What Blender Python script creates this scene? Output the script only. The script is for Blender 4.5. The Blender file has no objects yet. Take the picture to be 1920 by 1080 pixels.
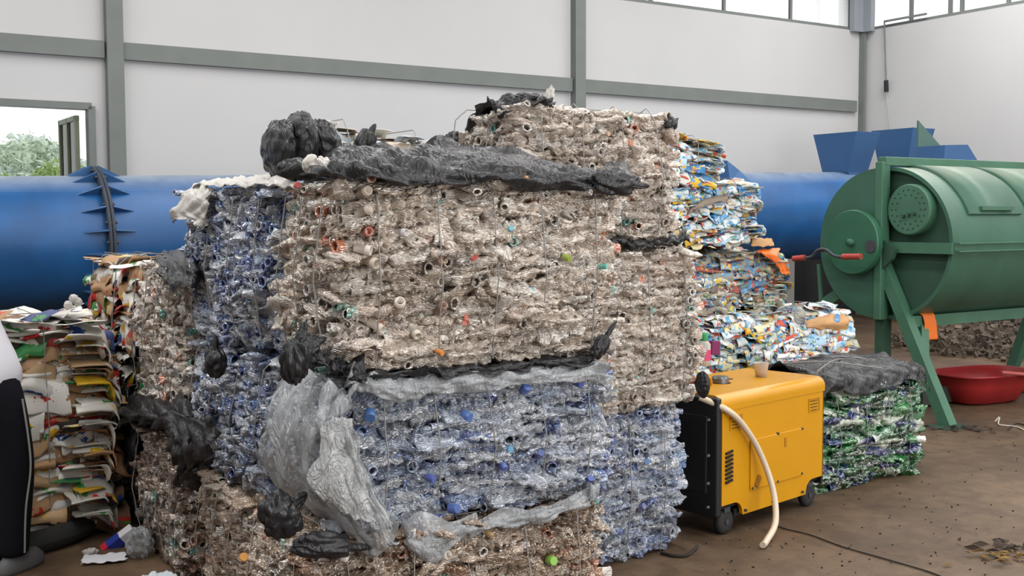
import bpy, math, random
import numpy as np
from mathutils import Matrix, Vector
R_ = math.radians
sc = bpy.context.scene
COL = sc.collection

# ------------------------------------------------------------------ camera
F = 2100.0
PITCH = math.atan((540 - 410) / F)
cam_d = bpy.data.cameras.new('camera'); cam_d.sensor_width = 36; cam_d.lens = F / 1920 * 36
cam = bpy.data.objects.new('camera', cam_d); COL.objects.link(cam)
cam.location = (0, 0, 1.6)
CM = Matrix.Rotation(math.pi / 2 - PITCH, 3, 'X') @ Matrix.Rotation(-0.004, 3, 'Z')
cam.rotation_euler = CM.to_euler()
cam_d.clip_end = 600
sc.camera = cam

# ------------------------------------------------------------------ world (overcast sky)
w = bpy.data.worlds.new('World'); sc.world = w; w.use_nodes = True
nt = w.node_tree; bg = nt.nodes['Background']
tc = nt.nodes.new('ShaderNodeTexCoord'); sep = nt.nodes.new('ShaderNodeSeparateXYZ')
rmp = nt.nodes.new('ShaderNodeValToRGB')
nt.links.new(tc.outputs['Generated'], sep.inputs[0]); nt.links.new(sep.outputs['Z'], rmp.inputs[0])
rmp.color_ramp.elements[0].position = 0.0; rmp.color_ramp.elements[0].color = (.96, .97, .98, 1)
rmp.color_ramp.elements[1].position = 0.6; rmp.color_ramp.elements[1].color = (1.0, 1.0, 1.0, 1)
nt.links.new(rmp.outputs[0], bg.inputs['Color'])
bg.inputs['Strength'].default_value = 1.35

# added lamps: overhead strips for light and glints, frontal fill behind the camera
_th = math.atan2(.5432, .8396)
_U = Vector((math.cos(_th), math.sin(_th), 0)); _N = Vector((-math.sin(_th), math.cos(_th), 0)); _O = Vector((-.563, 3.7, 0))
def area(name, u, n, z, sx, sy, rad, rot, col=(1, 1, 1)):
    d = bpy.data.lights.new(name, 'AREA'); d.shape = 'RECTANGLE'; d.size = sx; d.size_y = sy
    d.energy = rad * math.pi * sx * sy; d.color = col
    o = bpy.data.objects.new(name, d); COL.objects.link(o); o.location = _O + _U * u + _N * n + Vector((0, 0, z)); o.rotation_euler = rot
    return o
STRIPS = [-6.0, -1.6, 2.8, 7.2, 11.4]
for u in STRIPS: area('added_strip_lamp', u, 0, 6.68, .8, 15, 12.0 if u < 9 else 19.0, (0, 0, _th), (1, .985, .96))  # added strip lamps under the closed roof, the last raised for the right wall
area('added_front_fill', 4.2, -8.7, 2.2, 9, 4.2, 5.6, (math.pi / 2, 0, _th), (1, .98, .95))  # added fill lamp for the bale fronts, the wall behind it is closed

sc.view_settings.view_transform = 'Standard'; sc.view_settings.look = 'None'
sc.view_settings.gamma = 1; sc.view_settings.use_curve_mapping = False
sc.view_settings.exposure = 0.0
sc.cycles.max_bounces = 6; sc.cycles.transparent_max_bounces = 10
sc.cycles.diffuse_bounces = 3; sc.cycles.glossy_bounces = 3; sc.cycles.transmission_bounces = 4
sc.cycles.caustics_reflective = False; sc.cycles.caustics_refractive = False

# ------------------------------------------------------------------ frames and helpers
TH = math.atan2(.5432, .8396)                      # direction of the long wall
U = Vector((math.cos(TH), math.sin(TH), 0)); N = Vector((-math.sin(TH), math.cos(TH), 0))
O = Vector((-.563, 3.7, 0))
def W(u, n, z=0.0): return O + U * u + N * n + Vector((0, 0, z))
def at(px, py, Y):
    r = CM @ Vector(((px - 960) / F, -(py - 540) / F, -1)); t = Y / r.y
    return Vector((r.x * t, Y, 1.6 + r.z * t))
# ------------------------------------------------------------------ positions on real planes seen through a pixel
def ray(px, py):
    r = CM @ Vector(((px - 960) / F, -(py - 540) / F, -1)); return r
CP = Vector((0, 0, 1.6))
def onf(px, py, n):   # on the upright plane n = const (parallel to the long wall)
    r = ray(px, py); t = (n - (CP - O).dot(N)) / r.dot(N); return CP + r * t
def onl(px, py, u):   # on the upright plane u = const
    r = ray(px, py); t = (u - (CP - O).dot(U)) / r.dot(U); return CP + r * t
def onz(px, py, z):
    r = ray(px, py); t = (z - 1.6) / r.z; return CP + r * t
def ux(px, py, n): return (onf(px, py, n) - O).dot(U)
def srgb(r, g, b):
    f = lambda c: (c / 255 / 12.92) if c / 255 <= .04045 else ((c / 255 + .055) / 1.055) ** 2.4
    return (f(r), f(g), f(b))
def tag(o, label=None, cat=None, group=None, kind=None):
    if label: o['label'] = label
    if cat: o['category'] = cat
    if group: o['group'] = group
    if kind: o['kind'] = kind
    return o
def empty(name, loc, rz=0.0, label=None, cat=None, group=None, rot=None):
    o = bpy.data.objects.new(name, None); COL.objects.link(o)
    o.location = loc; o.rotation_euler = rot if rot else (0, 0, rz); o.empty_display_size = .1
    return tag(o, label, cat, group)
def link(name, me, mat=None, parent=None, loc=None, rot=None):
    o = bpy.data.objects.new(name, me); COL.objects.link(o)
    if mat is not None and len(me.materials) == 0: me.materials.append(mat)
    if parent: o.parent = parent
    if loc is not None: o.location = loc
    if rot is not None: o.rotation_euler = rot
    return o
def np_mesh(name, V, Q, smooth=True, cols=None):
    V = np.asarray(V, np.float32); Q = np.asarray(Q, np.int32)
    k = Q.shape[1]
    me = bpy.data.meshes.new(name)
    me.vertices.add(len(V)); me.vertices.foreach_set('co', V.ravel())
    me.loops.add(Q.size); me.loops.foreach_set('vertex_index', Q.ravel())
    me.polygons.add(len(Q)); me.polygons.foreach_set('loop_start', np.arange(0, Q.size, k, dtype=np.int32))
    me.polygons.foreach_set('use_smooth', np.full(len(Q), smooth, bool))
    if cols is not None:
        a = me.color_attributes.new('col', 'FLOAT_COLOR', 'POINT')
        a.data.foreach_set('color', np.asarray(cols, np.float32).ravel())
    me.update(calc_edges=True)
    return me
def py_mesh(name, V, Fs, smooth=False):
    me = bpy.data.meshes.new(name); me.from_pydata([tuple(v) for v in V], [], [tuple(f) for f in Fs])
    if smooth: me.polygons.foreach_set('use_smooth', [True] * len(me.polygons))
    me.update(); return me

class MB:
    """collects shapes into one mesh"""
    def __init__(s): s.V = []; s.F = []; s.S = []
    def add(s, V, Fs, smooth=False):
        b = len(s.V); s.V += [tuple(v) for v in V]; s.F += [tuple(b + i for i in f) for f in Fs]; s.S += [smooth] * len(Fs); return s
    def box(s, c, d, M=None):
        x, y, z = d[0] / 2, d[1] / 2, d[2] / 2; c = Vector(c)
        P = [Vector((sx * x, sy * y, sz * z)) for sz in (-1, 1) for sy in (-1, 1) for sx in (-1, 1)]
        P = [(M @ p if M else p) + c for p in P]
        return s.add(P, [(0, 2, 3, 1), (4, 5, 7, 6), (0, 1, 5, 4), (2, 6, 7, 3), (0, 4, 6, 2), (1, 3, 7, 5)])
    def hexa(s, P):  # 4 bottom, 4 top (ccw)
        return s.add(P, [(3, 2, 1, 0), (4, 5, 6, 7), (0, 1, 5, 4), (1, 2, 6, 5), (2, 3, 7, 6), (3, 0, 4, 7)])
    def beam(s, a, b, wd, ht, up=Vector((0, 0, 1))):
        a = Vector(a); b = Vector(b); d = (b - a).normalized(); sd = d.cross(up).normalized(); u2 = sd.cross(d)
        q = [(-1, -1), (1, -1), (1, 1), (-1, 1)]
        A = [a + sd * (wd / 2 * i) + u2 * (ht / 2 * j) for i, j in q]; B = [b + sd * (wd / 2 * i) + u2 * (ht / 2 * j) for i, j in q]
        return s.hexa(A + B)
    def tube(s, pts, r, seg=10, caps=True):
        P = [Vector(p) for p in pts]; rr = r if isinstance(r, (list, tuple)) else [r] * len(P)
        t0 = (P[1] - P[0]).normalized(); ref = Vector((0, 0, 1)) if abs(t0.z) < .9 else Vector((1, 0, 0))
        nrm = t0.cross(ref).normalized(); V = []
        for i, p in enumerate(P):
            t = ((P[min(i + 1, len(P) - 1)] - P[max(i - 1, 0)])).normalized()
            nrm = (nrm - t * nrm.dot(t)).normalized(); b = t.cross(nrm)
            V += [p + (nrm * math.cos(2 * math.pi * k / seg) + b * math.sin(2 * math.pi * k / seg)) * rr[i] for k in range(seg)]
        Fs = [(i * seg + k, i * seg + (k + 1) % seg, (i + 1) * seg + (k + 1) % seg, (i + 1) * seg + k) for i in range(len(P) - 1) for k in range(seg)]
        s.add(V, Fs, True)
        if caps:
            s.add(V[:seg], [tuple(reversed(range(seg)))]); s.add(V[-seg:], [tuple(range(seg))])
        return s
    def lathe(s, prof, M=None, seg=32, a0=0.0, a1=2 * math.pi, smooth=True):
        """prof: (r, x) pairs revolved about local x"""
        full = abs(a1 - a0 - 2 * math.pi) < 1e-6; k = seg if full else seg + 1; V = []
        for r, x in prof:
            for j in range(k):
                a = a0 + (a1 - a0) * j / seg; v = Vector((x, r * math.cos(a), r * math.sin(a))); V.append(M @ v if M else v)
        Fs = []
        for i in range(len(prof) - 1):
            for j in range(seg):
                j2 = (j + 1) % k; Fs.append((i * k + j, i * k + j2, (i + 1) * k + j2, (i + 1) * k + j))
        return s.add(V, Fs, smooth)
    def prism(s, poly, a, b):  # poly: list of Vector offsets, extruded from a to b
        n = len(poly); a = Vector(a); b = Vector(b)
        V = [a + p for p in poly] + [b + p for p in poly]
        return s.add(V, [tuple(reversed(range(n))), tuple(range(n, 2 * n))] + [(i, (i + 1) % n, n + (i + 1) % n, n + i) for i in range(n)])
    def build(s, name, mat, parent=None, loc=None, bevel=0, rot=None):
        me = bpy.data.meshes.new(name); me.from_pydata(s.V, [], s.F)
        me.polygons.foreach_set('use_smooth', s.S); me.update()
        o = link(name, me, mat, parent, loc, rot)
        if bevel:
            m = o.modifiers.new('Bevel', 'BEVEL'); m.width = bevel; m.segments = 3; m.limit_method = 'ANGLE'; m.angle_limit = R_(40)
        return o
def spline(P, n=8):
    P = [Vector(p) for p in P]; out = []
    for i in range(len(P) - 1):
        p0, p1, p2, p3 = P[max(i - 1, 0)], P[i], P[i + 1], P[min(i + 2, len(P) - 1)]
        for k in range(n):
            t = k / n
            out.append(.5 * ((2 * p1) + (p2 - p0) * t + (2 * p0 - 5 * p1 + 4 * p2 - p3) * t * t + (3 * p1 - p0 - 3 * p2 + p3) * t ** 3))
    out.append(P[-1]); return out

# ------------------------------------------------------------------ materials
def new_mat(name):
    m = bpy.data.materials.new(name); m.use_nodes = True
    return m, m.node_tree.nodes, m.node_tree.links, m.node_tree.nodes['Principled BSDF']
def add_bump(nodes, links, bsdf, scale, strength, dist=.01, detail=4, kind='ShaderNodeTexNoise', coord='Object', distort=0):
    t = nodes.new('ShaderNodeTexCoord'); nz = nodes.new(kind); nz.inputs['Scale'].default_value = scale
    if kind == 'ShaderNodeTexNoise':
        nz.inputs['Detail'].default_value = detail; nz.inputs['Distortion'].default_value = distort
    links.new(t.outputs[coord], nz.inputs['Vector'])
    b = nodes.new('ShaderNodeBump'); b.inputs['Strength'].default_value = strength; b.inputs['Distance'].default_value = dist
    links.new(nz.outputs[0], b.inputs['Height']); links.new(b.outputs[0], bsdf.inputs['Normal'])
    return nz, b, t
def simple(name, c, rough=.5, metal=0, spec=.5, bump=None, var=0, vscale=6, coat=0):
    m, n, l, b = new_mat(name)
    b.inputs['Base Color'].default_value = (*c, 1); b.inputs['Roughness'].default_value = rough
    b.inputs['Metallic'].default_value = metal; b.inputs['Specular IOR Level'].default_value = spec
    b.inputs['Coat Weight'].default_value = coat
    if bump: add_bump(n, l, b, *bump)
    if var:
        t = n.new('ShaderNodeTexCoord'); nz = n.new('ShaderNodeTexNoise'); nz.inputs['Scale'].default_value = vscale; nz.inputs['Detail'].default_value = 6
        l.new(t.outputs['Object'], nz.inputs['Vector'])
        r = n.new('ShaderNodeValToRGB'); r.color_ramp.elements[0].position = .3; r.color_ramp.elements[1].position = .7
        r.color_ramp.elements[0].color = (*[x * (1 - var) for x in c], 1); r.color_ramp.elements[1].color = (*[min(1, x * (1 + var)) for x in c], 1)
        l.new(nz.outputs[0], r.inputs[0]); l.new(r.outputs[0], b.inputs['Base Color'])
    return m
def color_nodes(n, l):
    """attribute colour (alpha marks cap faces) times the object colour"""
    at_ = n.new('ShaderNodeAttribute'); at_.attribute_name = 'col'
    oi = n.new('ShaderNodeObjectInfo')
    mu = n.new('ShaderNodeMix'); mu.data_type = 'RGBA'; mu.blend_type = 'MULTIPLY'; mu.inputs[0].default_value = 1
    l.new(at_.outputs['Color'], mu.inputs[6]); l.new(oi.outputs['Color'], mu.inputs[7])
    mx = n.new('ShaderNodeMix'); mx.data_type = 'RGBA'
    l.new(at_.outputs['Alpha'], mx.inputs[0]); l.new(mu.outputs[2], mx.inputs[6]); l.new(at_.outputs['Color'], mx.inputs[7])
    return mx.outputs[2], at_
def pet(name, clear=.45, rough=.10, bd=.07):
    """thin crumpled plastic: partly see-through shell with a glossy crinkled skin"""
    m, n, l, b = new_mat(name)
    c, at_ = color_nodes(n, l)
    l.new(c, b.inputs['Base Color'])
    b.inputs['Roughness'].default_value = rough; b.inputs['Specular IOR Level'].default_value = 1.0; b.inputs['IOR'].default_value = 2.1
    g = n.new('ShaderNodeNewGeometry')
    nz = n.new('ShaderNodeTexNoise'); nz.inputs['Scale'].default_value = 13; nz.inputs['Detail'].default_value = 2.5; nz.inputs['Distortion'].default_value = 1.6
    mp = n.new('ShaderNodeMapping'); mp.inputs['Scale'].default_value = (1, 1, 2.4); l.new(g.outputs['Position'], mp.inputs[0]); l.new(mp.outputs[0], nz.inputs['Vector'])
    rd = n.new('ShaderNodeMath'); rd.operation = 'PINGPONG'; rd.inputs[1].default_value = .09; l.new(nz.outputs[0], rd.inputs[0])
    bp = n.new('ShaderNodeBump'); bp.inputs['Strength'].default_value = .9; bp.inputs['Distance'].default_value = bd
    l.new(rd.outputs[0], bp.inputs['Height']); l.new(bp.outputs[0], b.inputs['Normal'])
    tr = n.new('ShaderNodeBsdfTransparent'); l.new(c, tr.inputs['Color'])
    mix = n.new('ShaderNodeMixShader'); out = n['Material Output']
    lw = n.new('ShaderNodeLayerWeight'); lw.inputs['Blend'].default_value = .4
    mm = n.new('ShaderNodeMath'); mm.operation = 'MULTIPLY_ADD'; mm.inputs[1].default_value = -clear; mm.inputs[2].default_value = clear
    l.new(lw.outputs['Facing'], mm.inputs[0])
    m2 = n.new('ShaderNodeMath'); m2.operation = 'SUBTRACT'; m2.use_clamp = True; l.new(mm.outputs[0], m2.inputs[0]); l.new(at_.outputs['Alpha'], m2.inputs[1])
    l.new(m2.outputs[0], mix.inputs[0]); l.new(b.outputs[0], mix.inputs[1]); l.new(tr.outputs[0], mix.inputs[2])
    l.new(mix.outputs[0], out.inputs['Surface'])
    return m
def printed(name, scale, amount, pal, rough=.55, spec=.4):
    """paper / pouch surface: attribute colour with blocks of print"""
    m, n, l, b = new_mat(name)
    c, _ = color_nodes(n, l)
    t = n.new('ShaderNodeNewGeometry'); v = n.new('ShaderNodeTexVoronoi'); v.inputs['Scale'].default_value = scale
    mp = n.new('ShaderNodeMapping'); mp.inputs['Scale'].default_value = (1, 1, 1.6)
    cs = n.new('ShaderNodeVectorMath'); cs.operation = 'SCALE'; cs.inputs['Scale'].default_value = 9; l.new(c, cs.inputs[0])
    cb = n.new('ShaderNodeVectorMath'); cb.operation = 'ADD'
    wn = n.new('ShaderNodeTexNoise'); wn.inputs['Scale'].default_value = 22; l.new(t.outputs['Position'], wn.inputs['Vector'])
    wv = n.new('ShaderNodeVectorMath'); wv.operation = 'MULTIPLY_ADD'; wv.inputs[1].default_value = (.12, .12, .12); l.new(wn.outputs['Color'], wv.inputs[0]); l.new(t.outputs['Position'], wv.inputs[2])
    l.new(wv.outputs[0], mp.inputs[0]); l.new(mp.outputs[0], cb.inputs[0]); l.new(cs.outputs[0], cb.inputs[1]); l.new(cb.outputs[0], v.inputs['Vector'])
    s = n.new('ShaderNodeSeparateColor'); l.new(v.outputs['Color'], s.inputs[0])
    r = n.new('ShaderNodeValToRGB'); r.color_ramp.interpolation = 'CONSTANT'
    e = r.color_ramp.elements
    while len(e) < len(pal): e.new(.5)
    for i, pc in enumerate(pal): e[i].position = i / len(pal); e[i].color = (*pc, 1)
    l.new(s.outputs[0], r.inputs[0])
    g = n.new('ShaderNodeMath'); g.operation = 'LESS_THAN'; g.inputs[1].default_value = amount; l.new(s.outputs[1], g.inputs[0])
    mx = n.new('ShaderNodeMix'); mx.data_type = 'RGBA'; l.new(g.outputs[0], mx.inputs[0]); l.new(c, mx.inputs[6]); l.new(r.outputs[0], mx.inputs[7])
    l.new(mx.outputs[2], b.inputs['Base Color']); b.inputs['Roughness'].default_value = rough; b.inputs['Specular IOR Level'].default_value = spec
    add_bump(n, l, b, 40, .35, .004, 3)
    return m
def film(name, c, alpha, rough=.25, bumpS=30, bs=.8, spec=.7, distort=2.0, dist=.01):
    m, n, l, b = new_mat(name)
    b.inputs['Base Color'].default_value = (*c, 1); b.inputs['Roughness'].default_value = rough; b.inputs['Specular IOR Level'].default_value = spec
    if bs > 0:
        g = n.new('ShaderNodeNewGeometry'); nz = n.new('ShaderNodeTexNoise'); nz.inputs['Scale'].default_value = bumpS * .5; nz.inputs['Detail'].default_value = 3; nz.inputs['Distortion'].default_value = distort
        mp = n.new('ShaderNodeMapping'); mp.inputs['Scale'].default_value = (1.3, 1.3, .6); l.new(g.outputs['Position'], mp.inputs[0]); l.new(mp.outputs[0], nz.inputs['Vector'])
        rd = n.new('ShaderNodeMath'); rd.operation = 'PINGPONG'; rd.inputs[1].default_value = .12; l.new(nz.outputs[0], rd.inputs[0])
        bp = n.new('ShaderNodeBump'); bp.inputs['Strength'].default_value = bs; bp.inputs['Distance'].default_value = dist * 5; l.new(rd.outputs[0], bp.inputs['Height']); l.new(bp.outputs[0], b.inputs['Normal'])
    if alpha < 1:
        tr = n.new('ShaderNodeBsdfTransparent'); mix = n.new('ShaderNodeMixShader')
        lw = n.new('ShaderNodeLayerWeight'); lw.inputs['Blend'].default_value = .5
        mr = n.new('ShaderNodeMapRange'); mr.inputs[3].default_value = alpha * .7; mr.inputs[4].default_value = 1.0; l.new(lw.outputs['Facing'], mr.inputs[0]); l.new(mr.outputs[0], mix.inputs[0])
        l.new(tr.outputs[0], mix.inputs[1]); l.new(b.outputs[0], mix.inputs[2]); l.new(mix.outputs[0], n['Material Output'].inputs['Surface'])
    return m
M = {}
M['pet'] = pet('clear_plastic', .42, .10)
M['petd'] = pet('dusty_plastic', .25, .34)
M['petg'] = pet('green_plastic', .22, .12, .03)
M['core'] = simple('bale_inside', srgb(180, 158, 136), .6, bump=(30, .8, .02), var=.4, vscale=20)
M['coreblue'] = simple('bale_inside_blue', srgb(110, 122, 146), .6, bump=(30, .8, .02), var=.4, vscale=20)
M['coregreen'] = simple('bale_inside_green', srgb(20, 42, 34), .6, bump=(30, .8, .02), var=.4, vscale=20)
M['corepaper'] = simple('bale_inside_paper', srgb(84, 72, 60), .9, bump=(30, .8, .02), var=.4, vscale=20)
M['paper'] = printed('carton_board', 13, .14, [srgb(190, 40, 35), srgb(225, 222, 215), srgb(40, 70, 140), srgb(170, 130, 90), srgb(220, 175, 30), srgb(60, 140, 70)])
M['pouch'] = printed('printed_pouch', 30, .36, [srgb(90, 155, 200), srgb(228, 228, 224), srgb(196, 84, 64), srgb(216, 184, 74), srgb(150, 190, 214), srgb(60, 92, 150), srgb(110, 150, 110), srgb(84, 160, 206)], .4)
M['sack'] = printed('white_sacking', 25, .12, [srgb(170, 190, 200), srgb(205, 190, 170), srgb(120, 120, 118)])
M['black'] = film('black_bag', srgb(34, 34, 37), 1, .35, 15, .8, .4, 1.2, .008)
M['clearfilm'] = film('clear_film', srgb(172, 176, 180), .42, .14, 18, .8, 1.0, 1.5, .010)
M['whitefilm'] = film('white_film', srgb(206, 202, 196), .95, .35, 20, .5)
M['wire'] = simple('strap_wire', srgb(138, 136, 134), .5, .1)
M['wall'] = simple('white_plaster', srgb(198, 198, 199), .85, spec=.2, var=.015, vscale=1.5)
M['steel'] = simple('grey_green_steel', srgb(118, 123, 120), .6, spec=.3, var=.06, vscale=3)
M['charcoal'] = simple('charcoal_dark', srgb(34, 34, 36), .8)  # near-black of the added wall bands, also on small dark parts
M['oframe'] = simple('olive_frame_paint', srgb(104, 112, 92), .6)

# ------------------------------------------------------------------ floor, walls
def floor_mat():
    m, n, l, b = new_mat('dirty_concrete')
    t = n.new('ShaderNodeTexCoord')
    def noise(s, d=8, dist=0):
        z = n.new('ShaderNodeTexNoise'); z.inputs['Scale'].default_value = s; z.inputs['Detail'].default_value = d; z.inputs['Distortion'].default_value = dist
        l.new(t.outputs['Object'], z.inputs['Vector']); return z
    a = noise(.8, 8, .6); r = n.new('ShaderNodeValToRGB'); l.new(a.outputs[0], r.inputs[0])
    r.color_ramp.elements[0].position = .3; r.color_ramp.elements[0].color = (*srgb(76, 59, 44), 1)
    r.color_ramp.elements[1].position = .7; r.color_ramp.elements[1].color = (*srgb(110, 89, 69), 1)
    a2 = noise(9, 8, .3); r2 = n.new('ShaderNodeValToRGB'); l.new(a2.outputs[0], r2.inputs[0])
    r2.color_ramp.elements[0].position = .35; r2.color_ramp.elements[0].color = (.72, .72, .72, 1)
    r2.color_ramp.elements[1].position = .65; r2.color_ramp.elements[1].color = (1.12, 1.12, 1.12, 1)
    a3 = noise(45, 4); r3 = n.new('ShaderNodeValToRGB'); l.new(a3.outputs[0], r3.inputs[0])
    r3.color_ramp.elements[0].position = .28; r3.color_ramp.elements[0].color = (.35, .33, .3, 1)
    r3.color_ramp.elements[1].position = .38; r3.color_ramp.elements[1].color = (1, 1, 1, 1)
    x1 = n.new('ShaderNodeMix'); x1.data_type = 'RGBA'; x1.blend_type = 'MULTIPLY'; x1.inputs[0].default_value = 1
    x2 = n.new('ShaderNodeMix'); x2.data_type = 'RGBA'; x2.blend_type = 'MULTIPLY'; x2.inputs[0].default_value = .8
    l.new(r.outputs[0], x1.inputs[6]); l.new(r2.outputs[0], x1.inputs[7]); l.new(x1.outputs[2], x2.inputs[6]); l.new(r3.outputs[0], x2.inputs[7])
    l.new(x2.outputs[2], b.inputs['Base Color']); b.inputs['Roughness'].default_value = .62; b.inputs['Specular IOR Level'].default_value = .35
    bp = n.new('ShaderNodeBump'); bp.inputs['Strength'].default_value = .35; bp.inputs['Distance'].default_value = .01
    l.new(a2.outputs[0], bp.inputs['Height']); l.new(bp.outputs[0], b.inputs['Normal'])
    return m
def quadbox(name, mat, u0, u1, n0, n1, z0, z1, kind='structure'):
    o = MB().box((0, 0, 0), (u1 - u0, n1 - n0, z1 - z0)).build(name, mat, loc=W((u0 + u1) / 2, (n0 + n1) / 2, (z0 + z1) / 2), rot=(0, 0, TH))
    if kind: o['kind'] = kind
    return o
WN = 9.02        # inner face of the long wall
UC = ux(1617, 150, 9.02)       # corner with the right wall
quadbox('floor', floor_mat(), -9, UC + .3, -9, WN + .3, -.12, 0)
SILL = 4.63; TOP = 6.6
wl0, wl1, wz0, wz1 = -3.0, ux(172, 250, 9.0), 1.30, 2.80    # left window opening in u and z
def wall_with_hole(name, holes, u0, u1, n0, n1, z0, z1):
    mb = MB()
    us = sorted({u0, u1, *[h[0] for h in holes], *[h[1] for h in holes]}); zs = sorted({z0, z1, *[h[2] for h in holes], *[h[3] for h in holes]})
    for i in range(len(us) - 1):
        for j in range(len(zs) - 1):
            cu, cz = (us[i] + us[i + 1]) / 2, (zs[j] + zs[j + 1]) / 2
            if any(h[0] < cu < h[1] and h[2] < cz < h[3] for h in holes): continue
            P = [W(a, b, zs[j]) for a, b in ((us[i], n0), (us[i + 1], n0), (us[i + 1], n1), (us[i], n1))]
            mb.hexa(P + [p + Vector((0, 0, zs[j + 1] - zs[j])) for p in P])
    o = mb.build(name, M['wall']); o['kind'] = 'structure'; return o
wall_with_hole('wall_back', [(wl0, wl1, wz0, wz1)], -9, UC, WN, WN + .16, 0, SILL)
quadbox('wall_right', M['wall'], UC, UC + .16, -6, WN + .16, 0, SILL)
quadbox('darkness_band_1', M['charcoal'], -9, UC - .0, WN - .012, WN, 0, 1.05)  # added dark band standing for the darkness below the blue drum
quadbox('darkness_band_2', M['charcoal'], UC - .012, UC, 2, WN - .012, 0, 1.05)  # same added darkness continued on the right wall
# steel columns and wall beam
CU = [ux(213, 120, 9.0), ux(1081, 80, 9.0)]
for i, cu in enumerate(CU + [-4.8]):
    tag(quadbox('steel_column', M['steel'], cu - .085, cu + .085, WN - .12, WN, 0, TOP, None), ['grey steel column beside the open window', 'grey steel column rising behind the tall clear bale', 'grey steel column beyond the open window'][i], 'column')
bu = [-9, -4.9, -4.7, CU[0] - .1, CU[0] + .1, CU[1] - .1, CU[1] + .1, UC - .2]
bl = ['grey beam running above the open window, far end', 'short grey wall beam above the open window', 'long grey wall beam between the two middle columns', 'grey wall beam ending at the corner column']
for i in range(4):
    tag(quadbox('wall_beam', M['steel'], bu[2 * i], bu[2 * i + 1], WN - .07, WN, 3.31, 3.49, None), bl[i], 'beam')
cc = empty('corner_column', W(UC - .1, WN - .1, 0), TH, 'thick grey column in the corner where the two white walls meet', 'column')
MB().box((0, 0, 2.3), (.05, .10, 4.6)).build('shaft', M['steel'], cc, loc=(.03, .04, 0))
MB().box((-.10, 0.05, 5.6), (.26, .1, 2.0)).box((.03, -.03, 5.6), (.10, .24, 2)).build('upper_shaft', simple('pale_steel', srgb(150, 156, 164), .5), cc)
# roof of opaque sheets without openings, above the clerestory
RZ = TOP + .15
ceil_m = simple('roof_sheet', srgb(128, 130, 132), .7)
quadbox('ceiling', ceil_m, -9.2, UC + .3, -9.2, WN + .3, RZ, RZ + .08)
quadbox('wall_left', M['wall'], -9.2, -9, -9, WN, 0, TOP + .15)
quadbox('wall_front', simple('grey_wall', srgb(120, 122, 124), .8), -9, UC, -9.2, -9, 0, TOP + .15)
# clerestory: frames with mullions, panes
M['glass'] = None
def glass_mat():
    m, n, l, b = new_mat('window_glass')
    tr = n.new('ShaderNodeBsdfTransparent'); gl = n.new('ShaderNodeBsdfGlossy'); gl.inputs['Roughness'].default_value = .02
    fr = n.new('ShaderNodeFresnel'); fr.inputs['IOR'].default_value = 1.3; mx = n.new('ShaderNodeMixShader')
    l.new(fr.outputs[0], mx.inputs[0]); l.new(tr.outputs[0], mx.inputs[1]); l.new(gl.outputs[0], mx.inputs[2]); l.new(mx.outputs[0], n['Material Output'].inputs['Surface'])
    return m
M['glass'] = glass_mat()
fr = MB(); c0 = WN + .06
fr.beam(W(-9, c0, SILL + .025), W(UC - .1, c0, SILL + .025), .08, .05)
uu = ux(1482, 20, c0); stp_ = uu - ux(1357, 10, c0)
mull = [ux(1594, 30, c0)]
while uu > -9:
    mull.append(uu); uu -= stp_
for mu_ in mull: fr.beam(W(mu_, c0, SILL), W(mu_, c0, TOP), .05, .04, up=N)
o = fr.build('window_1', M['steel']); o['kind'] = 'structure'
p = MB().beam(W(-9, c0 + .01, (SILL + TOP) / 2), W(UC - .1, c0 + .01, (SILL + TOP) / 2), .006, TOP - SILL).build('pane', M['glass'], o)
fr = MB(); c0 = UC + .06
fr.beam(W(c0, -6, SILL + .025), W(c0, WN - .1, SILL + .025), .08, .05)
for k, nn in enumerate([(onl(px_, 20, c0) - O).dot(N) for px_ in (1631, 1709, 1782, 1804, 1891)] + [4.6, 3.2, 1.8, .4]): fr.beam(W(c0, nn, SILL), W(c0, nn, TOP), .05, .05, up=U)
o = fr.build('window_2', M['steel']); o['kind'] = 'structure'
MB().beam(W(c0 + .01, -6, (SILL + TOP) / 2), W(c0 + .01, WN - .1, (SILL + TOP) / 2), .006, TOP - SILL).build('pane', M['glass'], o)
# left window frame with one open sash
o = MB(); nn = WN + .02
for a, b in (((wl0, wz0), (wl1, wz0)), ((wl0, wz1), (wl1, wz1))): o.beam(W(a[0], nn, a[1]), W(b[0], nn, b[1]), .16, .07)
for uu in (wl0, wl1): o.beam(W(uu, nn, wz0), W(uu, nn, wz1), .07, .16, up=N)
o = o.build('window_3', M['steel']); o['kind'] = 'structure'
sash = empty('window_sash', W(wl1 - .13, WN + .05, wz0 + .06), TH + R_(91), 'olive green window sash swung open beside the grey column', 'window')
s = MB(); H_ = wz1 - wz0 - .16
for x in (.03, .4, .77): s.box((x, 0, H_ / 2), (.05, .045, H_))
for z in (.02, H_ - .02): s.box((.4, 0, z), (.8, .045, .05))
s.build('sash_frame', M['oframe'], sash); MB().box((.4, 0, H_ / 2), (.74, .006, H_ - .06)).build('pane', M['glass'], sash)
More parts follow.
